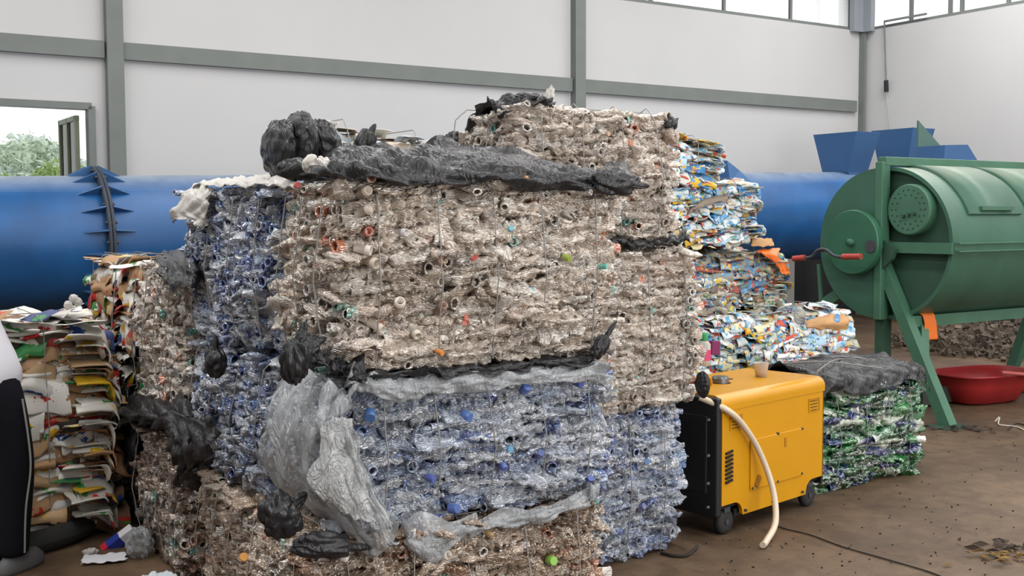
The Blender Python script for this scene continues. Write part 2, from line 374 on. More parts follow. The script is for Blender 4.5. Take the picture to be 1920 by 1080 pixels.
# hanging rod on right wall
rod = empty('pull_rod', W(UC - .04, WN - .72, 2.2), 0, 'thin pull rod and cord hanging from the corner window sill', 'rod')
MB().tube(spline([W(UC - .05, WN - .46, 4.72) - rod.location, W(UC - .06, WN - .52, 3.75) - rod.location], 4), .012).build('rod', M['steel'], rod)
MB().tube([W(UC - .06, WN - .52, 3.78) - rod.location, W(UC - .06, WN - .53, 3.6) - rod.location], .035).build('grip', M['charcoal'], rod)
MB().tube(spline([W(UC - .06, WN - .53, 3.6) - rod.location, W(UC - .03, WN - .60, 2.9) - rod.location, W(UC - .03, WN - .66, 2.0) - rod.location], 6), .007).build('cord', M['whitefilm'], rod)
MB().beam(W(UC - .05, WN - .46, 4.72) - rod.location, W(UC - .05, WN - 1.25, 4.72) - rod.location, .03, .03).build('hook_arm', M['steel'], rod)

# ------------------------------------------------------------------ outside
def scatter_tree(i, loc, r, h, c):
    t = empty('tree', loc, 0, None, 'tree')
    rng = np.random.default_rng(50 + i)
    MB().tube([(0, 0, 0), (0.1, 0, h * .6)], [.3, .15], 8).build('trunk', M['bark'], t)
    k = 9000; d = rng.normal(size=(k, 3)); d /= np.linalg.norm(d, axis=1)[:, None]
    cen = d * (rng.random((k, 1)) ** .33) * np.array([r, r, h * .45]) * (1 + .25 * np.sin(d[:, :1] * 5 + i)) + [0, 0, h * .6]
    q = rng.normal(size=(k, 4, 3)) * r * .03
    V = (cen[:, None, :] + q).reshape(-1, 3); Q = np.arange(k * 4).reshape(-1, 4)
    link('crown', np_mesh('crown', V, Q, False), M[c], t)
    return t
M['bark'] = simple('bark', srgb(120, 115, 105), .9)
M['leaf1'] = simple('hazy_leaves', srgb(178, 194, 172), .9, var=.12, vscale=.5)  # distance haze mixed into the leaf colour
M['leaf2'] = simple('haze_paled_leaves', srgb(198, 212, 200), .9, var=.1, vscale=.5)  # paler still: haze put into the colour of far trees and hill
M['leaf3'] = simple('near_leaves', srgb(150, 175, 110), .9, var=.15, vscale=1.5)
h = MB()
nx = 24
V = [];
for j in range(8):
    for i in range(nx + 1):
        u = -70 + 90 * i / nx; nd = WN + 18 + j * 9
        V.append(W(u - j * 6, nd, -6 + j * 1.05 + 1.1 * math.sin(i * .7 + j) + .6 * math.sin(i * 1.9)))
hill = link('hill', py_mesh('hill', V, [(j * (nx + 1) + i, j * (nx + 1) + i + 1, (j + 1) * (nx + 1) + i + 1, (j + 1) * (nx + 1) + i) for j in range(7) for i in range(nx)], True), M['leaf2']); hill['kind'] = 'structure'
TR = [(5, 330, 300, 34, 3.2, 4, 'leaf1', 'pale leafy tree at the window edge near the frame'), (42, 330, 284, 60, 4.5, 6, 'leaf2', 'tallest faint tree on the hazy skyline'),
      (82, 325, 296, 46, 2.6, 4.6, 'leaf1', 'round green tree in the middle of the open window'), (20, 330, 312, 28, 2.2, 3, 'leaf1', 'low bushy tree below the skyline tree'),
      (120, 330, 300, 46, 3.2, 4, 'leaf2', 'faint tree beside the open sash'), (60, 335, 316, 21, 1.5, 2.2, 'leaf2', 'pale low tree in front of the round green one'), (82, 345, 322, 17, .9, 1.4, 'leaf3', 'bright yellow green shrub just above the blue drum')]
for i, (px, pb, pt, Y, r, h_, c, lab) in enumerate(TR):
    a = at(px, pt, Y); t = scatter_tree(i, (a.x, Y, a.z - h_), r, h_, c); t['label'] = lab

# ------------------------------------------------------------------ crushed bottles
rs = np.random.default_rng(7)
def crush_variant(seed, nu=30, nv=14, caps=None):
    g = np.random.default_rng(seed)
    xs = np.concatenate([[-.5, -.5, -.49], np.linspace(-.44, .2, nu - 9), [.27, .34, .39, .40, .46, .5, .5, .45]])
    rr = np.concatenate([[0.0, .75, .95], 1 + .1 * np.sin(np.linspace(0, 20, nu - 9) + g.random() * 6), [.88, .62, .42, .42, .41, .46, .33, .30]])
    neck = np.clip((xs - .3) / .08, 0, 1); neck[:3] = 0
    a = np.linspace(0, 2 * np.pi, nv, endpoint=False)
    X = np.repeat(xs[:, None], nv, 1); Y = rr[:, None] * np.cos(a)[None]; Z = rr[:, None] * np.sin(a)[None]
    Z = Z * (np.abs(np.sin(a)[None]) ** .7 * (1 - neck[:, None]) + neck[:, None]) * 1.15   # squashed to sharp side folds
    fl = .34 * (1 - neck) + 1.0 * neck                        # squashed body, round neck
    Y = Y * .5 * (1 - .18 * neck[:, None]); Z = Z * .5
    Y = Y; Zf = Z * fl[:, None]
    P = np.stack([X, Y, Zf], -1)
    body = (1 - neck)[:, None]
    d = np.zeros_like(X)
    for _ in range(5):
        k = g.normal(size=3) * np.array([14, 5, 5]); d += (np.abs(np.sin(P @ k + g.random() * 6)) - .6) * .10
    for _ in range(5):
        k = g.normal(size=3) * np.array([42, 9, 9]); d += (np.abs(np.sin(P @ k + g.random() * 6)) - .6) * .055
    ang = a[None] * 1.0
    P[..., 1] += body * d * np.cos(ang) * .55; P[..., 2] += body * d * np.sign(np.sin(ang)) * .8
    bend = g.normal() * .10; P[..., 2] += bend * np.sin(X * 3 + g.random() * 3) + .05 * np.sin(X * 9 + g.random() * 6) * body
    tw = g.normal() * .5 * X; c_, s_ = np.cos(tw * body), np.sin(tw * body)
    y, z = P[..., 1].copy(), P[..., 2].copy(); P[..., 1] = y * c_ - z * s_; P[..., 2] = y * s_ + z * c_
    n = len(xs); i = np.arange(n - 1)[:, None] * nv; j = np.arange(nv)[None]
    Q = np.stack([i + j, i + (j + 1) % nv, i + nv + (j + 1) % nv, i + nv + j], -1).reshape(-1, 4)
    m = np.repeat((neck > .9).astype(float)[:, None], nv, 1).reshape(-1)
    return P.reshape(-1, 3), Q, m
NVAR = 14
VAR = [crush_variant(100 + i) for i in range(NVAR)]
CAPS = {'clear': [srgb(200, 192, 184), srgb(190, 180, 170), srgb(212, 208, 204), srgb(170, 155, 142), srgb(200, 192, 186), srgb(180, 168, 156), srgb(186, 178, 170), srgb(196, 188, 176), srgb(176, 170, 160), srgb(190, 180, 172), srgb(205, 198, 190), srgb(120, 170, 158), srgb(186, 130, 108), srgb(80, 160, 150), srgb(205, 120, 80), srgb(222, 216, 206), srgb(226, 220, 212)],
        'blue': [srgb(130, 150, 190), srgb(170, 180, 198), srgb(80, 108, 170), srgb(160, 172, 196), srgb(185, 190, 200), srgb(60, 82, 150), srgb(150, 160, 180), srgb(90, 130, 190)],
        'green': [srgb(200, 210, 205), srgb(30, 120, 70), srgb(225, 225, 220), srgb(40, 70, 150)]}
PAL = {'clear': ([srgb(212, 192, 172), srgb(192, 170, 148), srgb(226, 214, 200), srgb(168, 144, 120), srgb(204, 182, 162), srgb(178, 156, 138), srgb(216, 212, 206), srgb(190, 152, 126)], [.2, .2, .18, .14, .14, .06, .07, .02]),
       'grey': ([srgb(196, 192, 190), srgb(178, 175, 173), srgb(214, 212, 210), srgb(160, 154, 150), srgb(190, 180, 170)], [.25, .25, .2, .15, .15]),
       'blue': ([srgb(176, 186, 204), srgb(150, 165, 196), srgb(204, 209, 218), srgb(112, 132, 182), srgb(216, 218, 222), srgb(70, 92, 160), srgb(160, 188, 216)], [.28, .15, .24, .065, .21, .025, .03]),
       'brown': ([srgb(154, 128, 104), srgb(130, 104, 82), srgb(178, 158, 138), srgb(194, 180, 164), srgb(156, 108, 76)], [.3, .25, .2, .15, .1]),
       'dirt': ([srgb(128, 102, 82), srgb(106, 82, 64), srgb(148, 124, 104), srgb(168, 148, 130)], [.35, .3, .25, .1]),
       'green': ([srgb(26, 124, 62), srgb(14, 84, 46), srgb(50, 150, 80), srgb(236, 236, 228), srgb(30, 46, 130), srgb(120, 160, 140), srgb(16, 60, 40), srgb(52, 90, 160)], [.25, .17, .12, .15, .09, .08, .08, .06]),
       'paper': ([srgb(222, 220, 214), srgb(200, 196, 188), srgb(168, 132, 96), srgb(188, 156, 118), srgb(178, 44, 38), srgb(214, 170, 40), srgb(58, 130, 74), srgb(60, 74, 120), srgb(60, 52, 48), srgb(206, 110, 50), srgb(120, 90, 66)], [.38, .18, .13, .09, .06, .025, .02, .025, .04, .015, .035]),
       'pouch': ([srgb(228, 230, 228), srgb(206, 214, 216), srgb(170, 200, 222), srgb(226, 214, 170), srgb(190, 180, 160), srgb(70, 140, 200), srgb(200, 80, 60), srgb(225, 180, 50)], [.36, .2, .1, .08, .1, .06, .05, .05]),
       'white': ([srgb(226, 226, 222), srgb(206, 208, 206), srgb(190, 200, 208), srgb(214, 200, 184)], [.4, .3, .15, .15]),
       'grime': ([srgb(190, 186, 170), srgb(150, 142, 126), srgb(206, 200, 180), srgb(110, 104, 94), srgb(90, 120, 150), srgb(190, 150, 60), srgb(160, 80, 60)], [.25, .2, .2, .15, .08, .07, .05])}
def sheet_variant(seed, nx=9, ny=7):
    g = np.random.default_rng(seed)
    x = np.linspace(-.5, .5, nx); y = np.linspace(0, 1, ny)            # y=0 is the outer edge
    X, Y = np.meshgrid(x, y, indexing='ij')
    edge = .18 * np.interp(x, np.linspace(-.5, .5, 4), g.random(4))[:, None]
    side = 1 - .3 * g.random() * (1 - Y) * np.abs(X * 2)
    X = X * side
    drop = np.clip((.55 - Y) / .55, 0, 1)      # flat inside the bale, folded down over its face
    amt = 1.0
    Z = -drop * (1 + .35 * np.sin(X * g.uniform(3, 8) + g.random() * 6)) + .16 * np.sin(X * g.uniform(4, 10) + g.random() * 6) + .07 * (np.abs(np.sin(X * g.uniform(8, 18) + Y * g.uniform(-8, 8))) - .5)
    Y2 = Y + edge * (1 - Y)
    bulge_ = g.uniform(-.05, .14)
    Y2 = np.where(Y > .5, .14 + (Y - .5) * 1.72, .28 * Y) - bulge_ * np.sin(np.pi * np.clip(Y / .55, 0, 1)) + .05 * np.sin(X * g.uniform(5, 14) + Y * g.uniform(-4, 4) + g.random() * 6) + edge * .25
    P = np.stack([X, Y2, Z], -1).reshape(-1, 3)
    Pb = P + np.array([0, .02, -.10]); nvt = len(P)
    i = np.arange(nx - 1)[:, None] * ny; j = np.arange(ny - 1)[None]
    Q = np.stack([i + j, i + ny + j, i + ny + j + 1, i + j + 1], -1).reshape(-1, 4)
    e = []
    for a in range(nx - 1): e.append((a * ny, (a + 1) * ny))
    for a in range(nx - 1): e.append(((a + 1) * ny + ny - 1, a * ny + ny - 1))
    for b in range(ny - 1): e.append((b + 1, b))
    for b in range(ny - 1): e.append(((nx - 1) * ny + b, (nx - 1) * ny + b + 1))
    S = np.array([(b, a, a + nvt, b + nvt) for a, b in e])
    return np.vstack([P, Pb]), np.vstack([Q, Q[:, ::-1] + nvt, S]), np.zeros(nvt * 2)
SVAR = [sheet_variant(300 + i) for i in range(12)]
_shared = {}
def shared_mesh(kind, vi, cap, matname):
    key = (kind, vi, cap, matname)
    if key not in _shared:
        V, Q, m = (VAR if kind == 'b' else SVAR)[vi]
        c = np.ones((len(V), 4), np.float32); c[:, 3] = m
        if kind == 'b': c[m > .5, :3] = np.array(CAPPAL[cap])
        me = np_mesh('crushed_bottle' if kind == 'b' else 'flattened_sheet', V, Q, True, c); me.materials.append(M[matname]); _shared[key] = me
    return _shared[key]
CAPPAL = sum(CAPS.values(), [])
CAPIDX = {k: [CAPPAL.index(c) for c in v] for k, v in CAPS.items()}

def bale(label, u0, u1, n0, n1, z0, z1, pal, style='b', capk='clear', faces='flt', straps=4, side_straps=2, mat='pet', core='core', seed=1, yaw=0.0, tilt=(0, 0),
         group=None, n_ind=60, p_end=(.25, .7), row=.0235, bulge=.04, world=None, partname=None, dens=1.0, size=1.0, cat='bale', name='bottle_bale', slope=0.0):
    g = np.random.default_rng(seed); L, D, H = u1 - u0, n1 - n0, z1 - z0
    if world: loc, rz = world
    else: loc, rz = W((u0 + u1) / 2, (n0 + n1) / 2, z0), TH + yaw
    root = empty(name, loc, 0, label, cat, group, rot=(tilt[0], tilt[1], rz))
    # core: a rounded block a little smaller than the bale
    cm = MB().box((0, 0, (H - slope * D) / 2), (L - .09, D - .09, H - .05 - slope * D)).build('packed_core', M[core], root, bevel=.03)
    ins = []      # (vi, A 3x3 columns a,s,up scaled, centre, colour, cap, priority)
    pc, pw = PAL[pal]; pw = np.array(pw) / sum(pw)
    sx = [-L / 2 + L * (i + .5) / straps for i in range(straps)]
    sy = [-D / 2 + D * (i + .5) / side_straps for i in range(side_straps)] if side_straps else []
    phz = g.random(4) * 6; gam = {'clear': .30, 'blue': .68, 'green': 1.15, 'brown': .62, 'dirt': .75}.get(pal, .8) if style == 'b' else 1.0
    tnt = np.array({'clear': (1.02, .965, .91), 'blue': (.88, .91, .955), 'brown': (.92, .83, .74), 'dirt': (.84, .76, .69), 'green': (.8, .9, .8)}.get(pal, (1, 1, 1)))
    def one(c, a, inn, f, z, rowi, endon):
        up = Vector((0, 0, 1))
        vi = int(g.integers(NVAR if style == 'b' else len(SVAR)))
        a = Vector(a); inn = Vector(inn)
        if style == 'b':
            ln, wd, th = g.uniform(.16, .30) * size, g.uniform(.085, .125) * size, g.uniform(.055, .095) * size
            if endon:
                ax = (-inn + a * g.normal() * .35).normalized(); 
                if g.random() < .45: ax = -ax
                s = up.cross(ax).normalized(); c = Vector(c) + inn * (ln * .40)
            else:
                ax = (a * (1 if g.random() < .5 else -1) + inn * g.normal() * .12 + up * g.normal() * .10).normalized(); s = up.cross(ax).normalized(); c = Vector(c) + inn * (wd * .32)
            rl = g.normal() * .38; u2 = ax.cross(s).normalized(); s2 = s * math.cos(rl) + u2 * math.sin(rl); u3 = ax.cross(s2)
            A = np.array([ax * ln, s2 * wd, u3 * th]).T
        else:
            wd, dp = g.uniform(.12, .28) * size, g.uniform(.10, .16) * size
            dr = g.choice([.014, .032, .055, .085], p=([.16, .30, .30, .24] if mat == 'paper' else [.15, .35, .35, .15])) * size
            ax = (a * (1 if g.random() < .5 else -1) + up * g.normal() * .17).normalized(); s = (inn + a * g.normal() * .2).normalized()
            A = np.array([ax * wd, s * dp, up * max(dr, .014)]).T; c = Vector(c) - inn * (.0 + .018 * g.random())
        col = np.array(pc[int(g.choice(len(pc), p=pw))]) ** gam * tnt * g.uniform(.8, 1.12)
        cap = CAPIDX[capk][int(g.integers(len(CAPIDX[capk])))]
        ins.append((vi, A, np.array(c), np.clip(col, 0, 1), cap, f))
    rowh = row
    for f in faces:
        if f == 't':
            stp = .11 if style == 'b' else .12
            for ix in range(int(L / stp)):
                for iy in range(int(D / stp)):
                    x = -L / 2 + .05 + ix * stp + g.normal() * .02; y = -D / 2 + .05 + iy * stp + g.normal() * .02
                    an = g.random() * 6.3; a = Vector((math.cos(an), math.sin(an), 0)); vi = int(g.integers(NVAR if style == 'b' else len(SVAR)))
                    nn_ = Vector((g.normal() * .15, slope + g.normal() * .15, 1)).normalized(); s = nn_.cross(a).normalized(); a = s.cross(nn_)
                    A = np.array([a * g.uniform(.15, .22) * size, s * .1 * size, nn_ * (.05 if style == 'b' else .02)]).T
                    col = np.array(pc[int(g.choice(len(pc), p=pw))]) ** gam * tnt * g.uniform(.9, 1.1)
                    ins.append((vi, A, np.array((x, y, H - slope * (y + D / 2) - .012 + g.random() * .012)), np.clip(col, 0, 1), CAPIDX[capk][0], 't'))
            continue
        if f == 'f': a, inn, half, off, ss, pe = (1, 0, 0), (0, 1, 0), L / 2, D / 2, sx, p_end[0]
        elif f == 'l': a, inn, half, off, ss, pe = (0, 1, 0), (1, 0, 0), D / 2, L / 2, sy, p_end[1]
        elif f == 'r': a, inn, half, off, ss, pe = (0, 1, 0), (-1, 0, 0), D / 2, L / 2, sy, p_end[1]
        av, iv = Vector(a), Vector(inn); ri = 0; z = .016
        while z < H - .006:
            x = -half + .02 + g.random() * .05
            while x < half - .015:
                endon = g.random() < pe
                s_ = (x / half); b_ = bulge * (1 - s_ * s_) * (1 - (2 * z / H - 1) ** 2 * .6) + g.normal() * .007 + .014 * math.sin(x * 7 + z * 11 + phz[2]) + .010 * math.sin(z * 19 - x * 5 + phz[3])
                for q in ss: b_ -= .016 * math.exp(-((x - q) / .035) ** 2)
                b_ -= .03 * (abs(2 * z / H - 1) ** 6) + .035 * abs(s_) ** 8
                zz = z + .008 * math.sin(x * 9 + phz[0] + z * 3) + .010 * math.sin(x * 4.3 + phz[1]) + g.normal() * .003
                if style == 'b' and not endon: cen = x + .05
                else: cen = x
                cen = min(cen, half - .05)
                cen = max(cen, -half + .05) if not endon else cen
                if slope and f in 'lr' and z > H - .02 - slope * (x + D / 2): x += .08; continue
                one(av * cen - iv * (off + b_ - .012) + Vector((0, 0, min(max(zz, .018), H - .01))), a, inn, f, z, ri, endon)
                x += (g.uniform(.045, .07) if endon else g.uniform(.09, .16)) * size / dens if style == 'b' else g.uniform(.07, .15) * size
            z += rowh * g.uniform(.85, 1.2); ri += 1
    # choose the individual parts
    idx = list(range(len(ins))); front = [i for i in idx if ins[i][5] in 'fl']
    g.shuffle(front)
    front.sort(key=lambda i: -np.linalg.norm(ins[i][1][:, 0]) * (1 if ins[i][5] == faces[0] else .9) * g.uniform(.8, 1.2))
    ind = set(front[:n_ind])
    VV, QQ, CC, base = [], [], [], 0
    pn = partname or ('crushed_bottle' if style == 'b' else 'flattened_carton')
    for i, (vi, A, c, col, cap, f) in enumerate(ins):
        V, Q, m = (VAR if style == 'b' else SVAR)[vi]
        if i in ind:
            me = shared_mesh(style, vi, cap if style == 'b' else 0, mat)
            o = bpy.data.objects.new(pn, me); COL.objects.link(o); o.parent = root
            mt = Matrix([[*A[r], c[r]] for r in range(3)] + [[0, 0, 0, 1]]); o.matrix_local = mt; o.color = (*col, 1)
            continue
        VV.append(V @ A.T + c); QQ.append(Q + base); base += len(V)
        cc_ = np.empty((len(V), 4), np.float32); cc_[:, :3] = col; cc_[:, 3] = m
        if style == 'b': cc_[m > .5, :3] = np.array(CAPPAL[cap])
        CC.append(cc_)
    me = np_mesh('packed_mass', np.vstack(VV), np.vstack(QQ), True, np.vstack(CC))
    o = link('packed_' + ('bottles' if style == 'b' else 'cartons'), me, M[mat], root); o['kind'] = 'stuff'
    # wires
    e = .028 + bulge
    def loop(pts):
        P = []
        for k in range(len(pts) - 1):
            A_, B_ = Vector(pts[k]), Vector(pts[k + 1])
            for q in range(6):
                t = q / 6; P.append(A_.lerp(B_, t) + (Vector((g.normal(), g.normal(), 0)) * .0012))
        P.append(Vector(pts[-1])); return P
    hx, hy = L / 2, D / 2
    for x in sx:
        x += g.normal() * .012; t = g.normal() * .012
        MB().tube(loop([(x, -hy - .026, .03), (x, -hy - e, H * .5), (x + t, -hy - .030, H - .03), (x + t, -hy + .03, H + .028 - slope * .0), (x + t, hy - .03, H + .028 - slope * D), (x, hy + .01, H - .03 - slope * D), (x, hy + .01, .02)]), .0025, 5).build('strap_wire', M['wire'], root)
    for y in sy:
        y += g.normal() * .01
        MB().tube(loop([(-hx - .026, y, .03), (-hx - e, y, H * .5), (-hx - .030, y, H - .03), (-hx + .03, y, H + .02), (hx - .03, y, H + .02), (hx + .01, y, H - .03), (hx + .01, y, .02)]), .0025, 5).build('strap_wire', M['wire'], root)
    root['dims'] = 0; del root['dims']
    return root
BL = {}
G1 = None
BL['A1'] = bale('brown-tinged bottle bale on the floor at the very front of the pile', -.14, 1.03, -.04, .5, 0, .52, 'brown', seed=11, n_ind=90, straps=5, side_straps=3)
BL['A2'] = bale('brownish bottle bale on the floor under the two-high column of blue bales', -.06, .8, .53, 1.36, 0, .5, 'brown', seed=12, n_ind=60, mat='petd', faces='lt', side_straps=4)
BL['B1'] = bale('blue bottle bale with clear film hanging over its left corner, between brown and clear bales', .03, 1.07, 0, .52, .54, 1.04, 'blue', capk='blue', core='coreblue', seed=13, n_ind=90, straps=5, side_straps=3, p_end=(.16, .6))
BL['C'] = bale('big clear bottle bale with black plastic along its top edge, front and centre', 0.0, 1.13, .0, .5, 1.07, 1.71, 'clear', seed=14, n_ind=95, straps=5, side_straps=3, p_end=(.3, .75))
BL['D1'] = bale('lower blue bottle bale of the left column, black plastic knot at its upper corner', .0, .8, .53, 1.62, .52, 1.06, 'blue', capk='blue', core='coreblue', seed=15, n_ind=70, faces='lt', side_straps=4, bulge=.05)
BL['D2'] = bale('upper blue bottle bale of the left column with white film on its top', .0, .8, .53, 1.66, 1.08, 1.71, 'blue', capk='blue', core='coreblue', seed=16, n_ind=80, faces='lt', side_straps=4)
BL['E'] = bale('dusty brown bottle bale on the floor under a black plastic sheet', -.1, .6, 1.42, 2.2, 0, .6, 'dirt', seed=17, n_ind=60, mat='petd', faces='lft', side_straps=4)
BL['F'] = bale('beige clear bottle bale between the cardboard bale and the blue column', -.02, .65, 1.7, 2.5, .64, 1.36, 'clear', seed=18, n_ind=60, faces='lt', side_straps=4)
BL['X'] = bale('shadowed mixed bale behind the cardboard bale, in the gap beside black plastic', -.02, .7, 2.3, 3.6, 0, .6, 'dirt', seed=19, n_ind=10, mat='petd', faces='l', side_straps=3)
BL['G'] = bale('cardboard bale with upright folded cartons beside the beige bottle bale', -.02, .65, 2.54, 3.6, .63, 1.38, 'paper', style='s', mat='paper', core='corepaper', seed=20, n_ind=60, faces='lt', side_straps=2, row=.036, size=1.2, name='carton_bale')
BL['H'] = bale('cardboard and carton bale resting on a tyre beside the standing person', -1.45, -.18, 2.42, 3.2, .12, 1.1, 'paper', style='s', mat='paper', core='corepaper', seed=21, n_ind=95, faces='frt', straps=2, side_straps=1, row=.031, size=1.45, name='carton_bale')
BL['R1'] = bale('blue-grey bottle bale on the floor directly beside the yellow generator', .9, 2.0, .62, 1.2, 0, .69, 'blue', capk='blue', core='coreblue', seed=22, n_ind=80, faces='frt', straps=5, p_end=(.35, .6))
BL['R2'] = bale('clear bottle bale overlapping the corner of the yellow generator', 1.0, 2.1, .6, 1.2, .72, 1.44, 'clear', seed=23, n_ind=80, faces='frt', straps=5, p_end=(.15, .5))
BL['R3'] = bale('topmost clear bottle bale reaching the wall beam, tallest of all', 1.08, 1.96, .62, 1.22, 1.49, 2.08, 'clear', seed=24, slope=.34, n_ind=90, faces='flrt', straps=4)

def adopt(o, root):
    o.parent = root; o.matrix_parent_inverse = Matrix.LocRotScale(root.location, root.rotation_euler, None).inverted(); return o

BL['K'] = bale('green and white bottle bale with black plastic over its top, right of the generator', 0, .93, 0, .55, 0, .62, 'green', capk='green', core='coregreen', mat='petg', seed=31, n_ind=80,
               faces='fr', straps=4, side_straps=2, row=.030, world=((1.78 + .809 * .465 - .588 * .29, 6.38 + .588 * .465 + .809 * .29, 0), R_(36)), size=1.3, p_end=(.2, .5))
kw = dict(style='s', mat='pouch', core='corepaper', cat='bale', name='pouch_bale', partname='flattened_pouch', row=.03, size=1.0, side_straps=0)
BL['M0'] = bale('shadowed pouch bale on the floor hidden behind the generator', 3.3, ux(1596, 700, 1.85), 1.85, 2.5, 0, .5, 'pouch', seed=32, n_ind=6, faces='f', straps=3, **kw)
BL['M1'] = bale('wide bale of white and blue printed pouches behind the generator, cardboard piece on top', 3.1, ux(1600, 650, 1.85), 1.85, 2.5, .52, .98, 'pouch', seed=33, n_ind=80, faces='flt', straps=3, **kw)
BL['M2'] = bale('grimy mixed sachet bale right under the pile with the orange strip', 2.75, ux(1462, 550, 1.95), 1.95, 2.55, 1.0, 1.38, 'grime', seed=34, n_ind=70, faces='frt', straps=3, yaw=-.03, **kw)
BL['M3'] = bale('bright blue, red and white pouch bale beside the blue drum, third layer up', 2.7, ux(1424, 430, 1.9), 1.9, 2.5, 1.42, 1.80, 'pouch', seed=35, n_ind=80, faces='frt', straps=3, tilt=(0, -.08), **kw)
BL['M4'] = bale('small topmost pouch bale peeking out beside the tallest bottle bale', 2.5, ux(1346, 330, 1.9), 1.9, 2.4, 1.84, 2.12, 'pouch', seed=36, n_ind=40, faces='frt', straps=2, tilt=(0, .1), **kw)
BL['T'] = bale('flat white-topped pouch bale half wrapped in black bags, above the left blue column', .20, .80, .74, 1.32, 1.74, 1.96, 'white', seed=37, n_ind=40, faces='ft', straps=2, tilt=(0, .10), **{**kw, 'size': .8, 'mat': 'sack'})

# ------------------------------------------------------------------ plastic sheets and bags
def sheet(name, mat, ctrl, seed, amp=.018, res=10, folds=(9, 3), parent=None, label=None, cat=None, ragged=.02, thick=.0015, group=None):
    """ctrl: rows of points; a Catmull-Rom surface with ridged creases and ragged edges"""
    g = np.random.default_rng(seed)
    C = np.array([[tuple(p) for p in r] for r in ctrl]); nr, nc = C.shape[:2]
    def cr(A, k):
        n = len(A); t = np.linspace(0, n - 1, (n - 1) * k + 1); i = np.minimum(t.astype(int), n - 2); f = (t - i)[:, None, None]
        p0, p1, p2, p3 = A[np.maximum(i - 1, 0)], A[i], A[i + 1], A[np.minimum(i + 2, n - 1)]
        return .5 * (2 * p1 + (p2 - p0) * f + (2 * p0 - 5 * p1 + 4 * p2 - p3) * f ** 2 + (3 * p1 - p0 - 3 * p2 + p3) * f ** 3)
    A = cr(C, res); A = cr(A.transpose(1, 0, 2), res).transpose(1, 0, 2)
    h, w_ = A.shape[:2]
    du = np.gradient(A, axis=0); dv = np.gradient(A, axis=1); nn_ = np.cross(du, dv); nn_ /= np.linalg.norm(nn_, axis=2, keepdims=True) + 1e-9
    S, T = np.meshgrid(np.linspace(0, 1, h), np.linspace(0, 1, w_), indexing='ij')
    d = np.zeros_like(S)
    for o in range(7):
        fa, fb = folds[0] * g.uniform(.4, 1.8), folds[1] * g.uniform(-1.6, 1.6)
        wv = .25 * np.sin(S * g.uniform(2, 7) + T * g.uniform(2, 7) + g.random() * 6)
        d += (np.abs(np.sin(T * fa * 2 + S * fb * 2 + wv * 4 + g.random() * 6)) - .6) * (.9 if o < 4 else .35)
    for o in range(4):
        d += .35 * (np.abs(np.sin(T * g.uniform(20, 40) + S * g.uniform(-30, 30) + g.random() * 6)) - .6)
    A = A + nn_ * (d * amp)[..., None]
    e = np.minimum(np.minimum(S, 1 - S) * h, np.minimum(T, 1 - T) * w_)
    rg = np.exp(-e / 2.5)[..., None]
    rag = np.stack([np.interp(np.linspace(0, 1, max(h, w_)), np.linspace(0, 1, 14), g.normal(size=14)) for _ in range(6)])
    R = np.stack([rag[k][:h][:, None] + rag[k + 3][:w_][None, :] for k in range(3)], -1)
    A = A + R * rg * ragged
    V = A.reshape(-1, 3); off = (nn_ * thick).reshape(-1, 3); n = len(V)
    i = np.arange(h - 1)[:, None] * w_; j = np.arange(w_ - 1)[None]
    Q = np.stack([i + j, i + j + 1, i + w_ + j + 1, i + w_ + j], -1).reshape(-1, 4)
    cen = V.mean(0) if parent is None else np.zeros(3)
    o = link(name, np_mesh(name, V - cen, Q, True), mat, None, Vector(cen))
    sm = o.modifiers.new('Thickness', 'SOLIDIFY'); sm.thickness = thick
    if parent: adopt(o, parent)
    return tag(o, label, cat, group)
def lump(name, mat, c, r, seed, rot=(0, 0, 0), label=None, cat='bag', tail=None, group=None, parent=None, fold=1.0):
    """a stuffed crumpled bag: squashed ball with creases running to a twisted knot"""
    g = np.random.default_rng(seed); nu_, nv_ = 40, 56
    th = np.linspace(0.001, np.pi - .001, nu_); ph = np.linspace(0, 2 * np.pi, nv_, endpoint=False)
    T, P = np.meshgrid(th, ph, indexing='ij')
    D = np.stack([np.sin(T) * np.cos(P), np.sin(T) * np.sin(P), np.cos(T)], -1)
    rr = np.ones_like(T)
    for o in range(6):
        k = g.normal(size=3) * 3.0; rr += (np.abs(np.sin(D @ k + g.random() * 6)) - .6) * .11 * fold
    for o in range(5):
        rr += (np.abs(np.sin(P * g.integers(4, 13) / 2 + T * g.uniform(-3, 3) + g.random() * 6)) - .6) * .06 * fold
    if tail: rr *= 1 + tail * np.exp(-(T / .28) ** 2) - .25 * np.exp(-((T - .45) / .2) ** 2)
    V = (D * rr[..., None] * np.array(r)).reshape(-1, 3)
    i = np.arange(nu_ - 1)[:, None] * nv_; j = np.arange(nv_)[None]
    Q = np.stack([i + j, i + nv_ + j, i + nv_ + (j + 1) % nv_, i + (j + 1) % nv_], -1).reshape(-1, 4)
    o = link(name, np_mesh(name, V, Q, True), mat, None, Vector(c), rot)
    if parent: adopt(o, parent)
    return tag(o, label, cat if label and not parent else None, group)

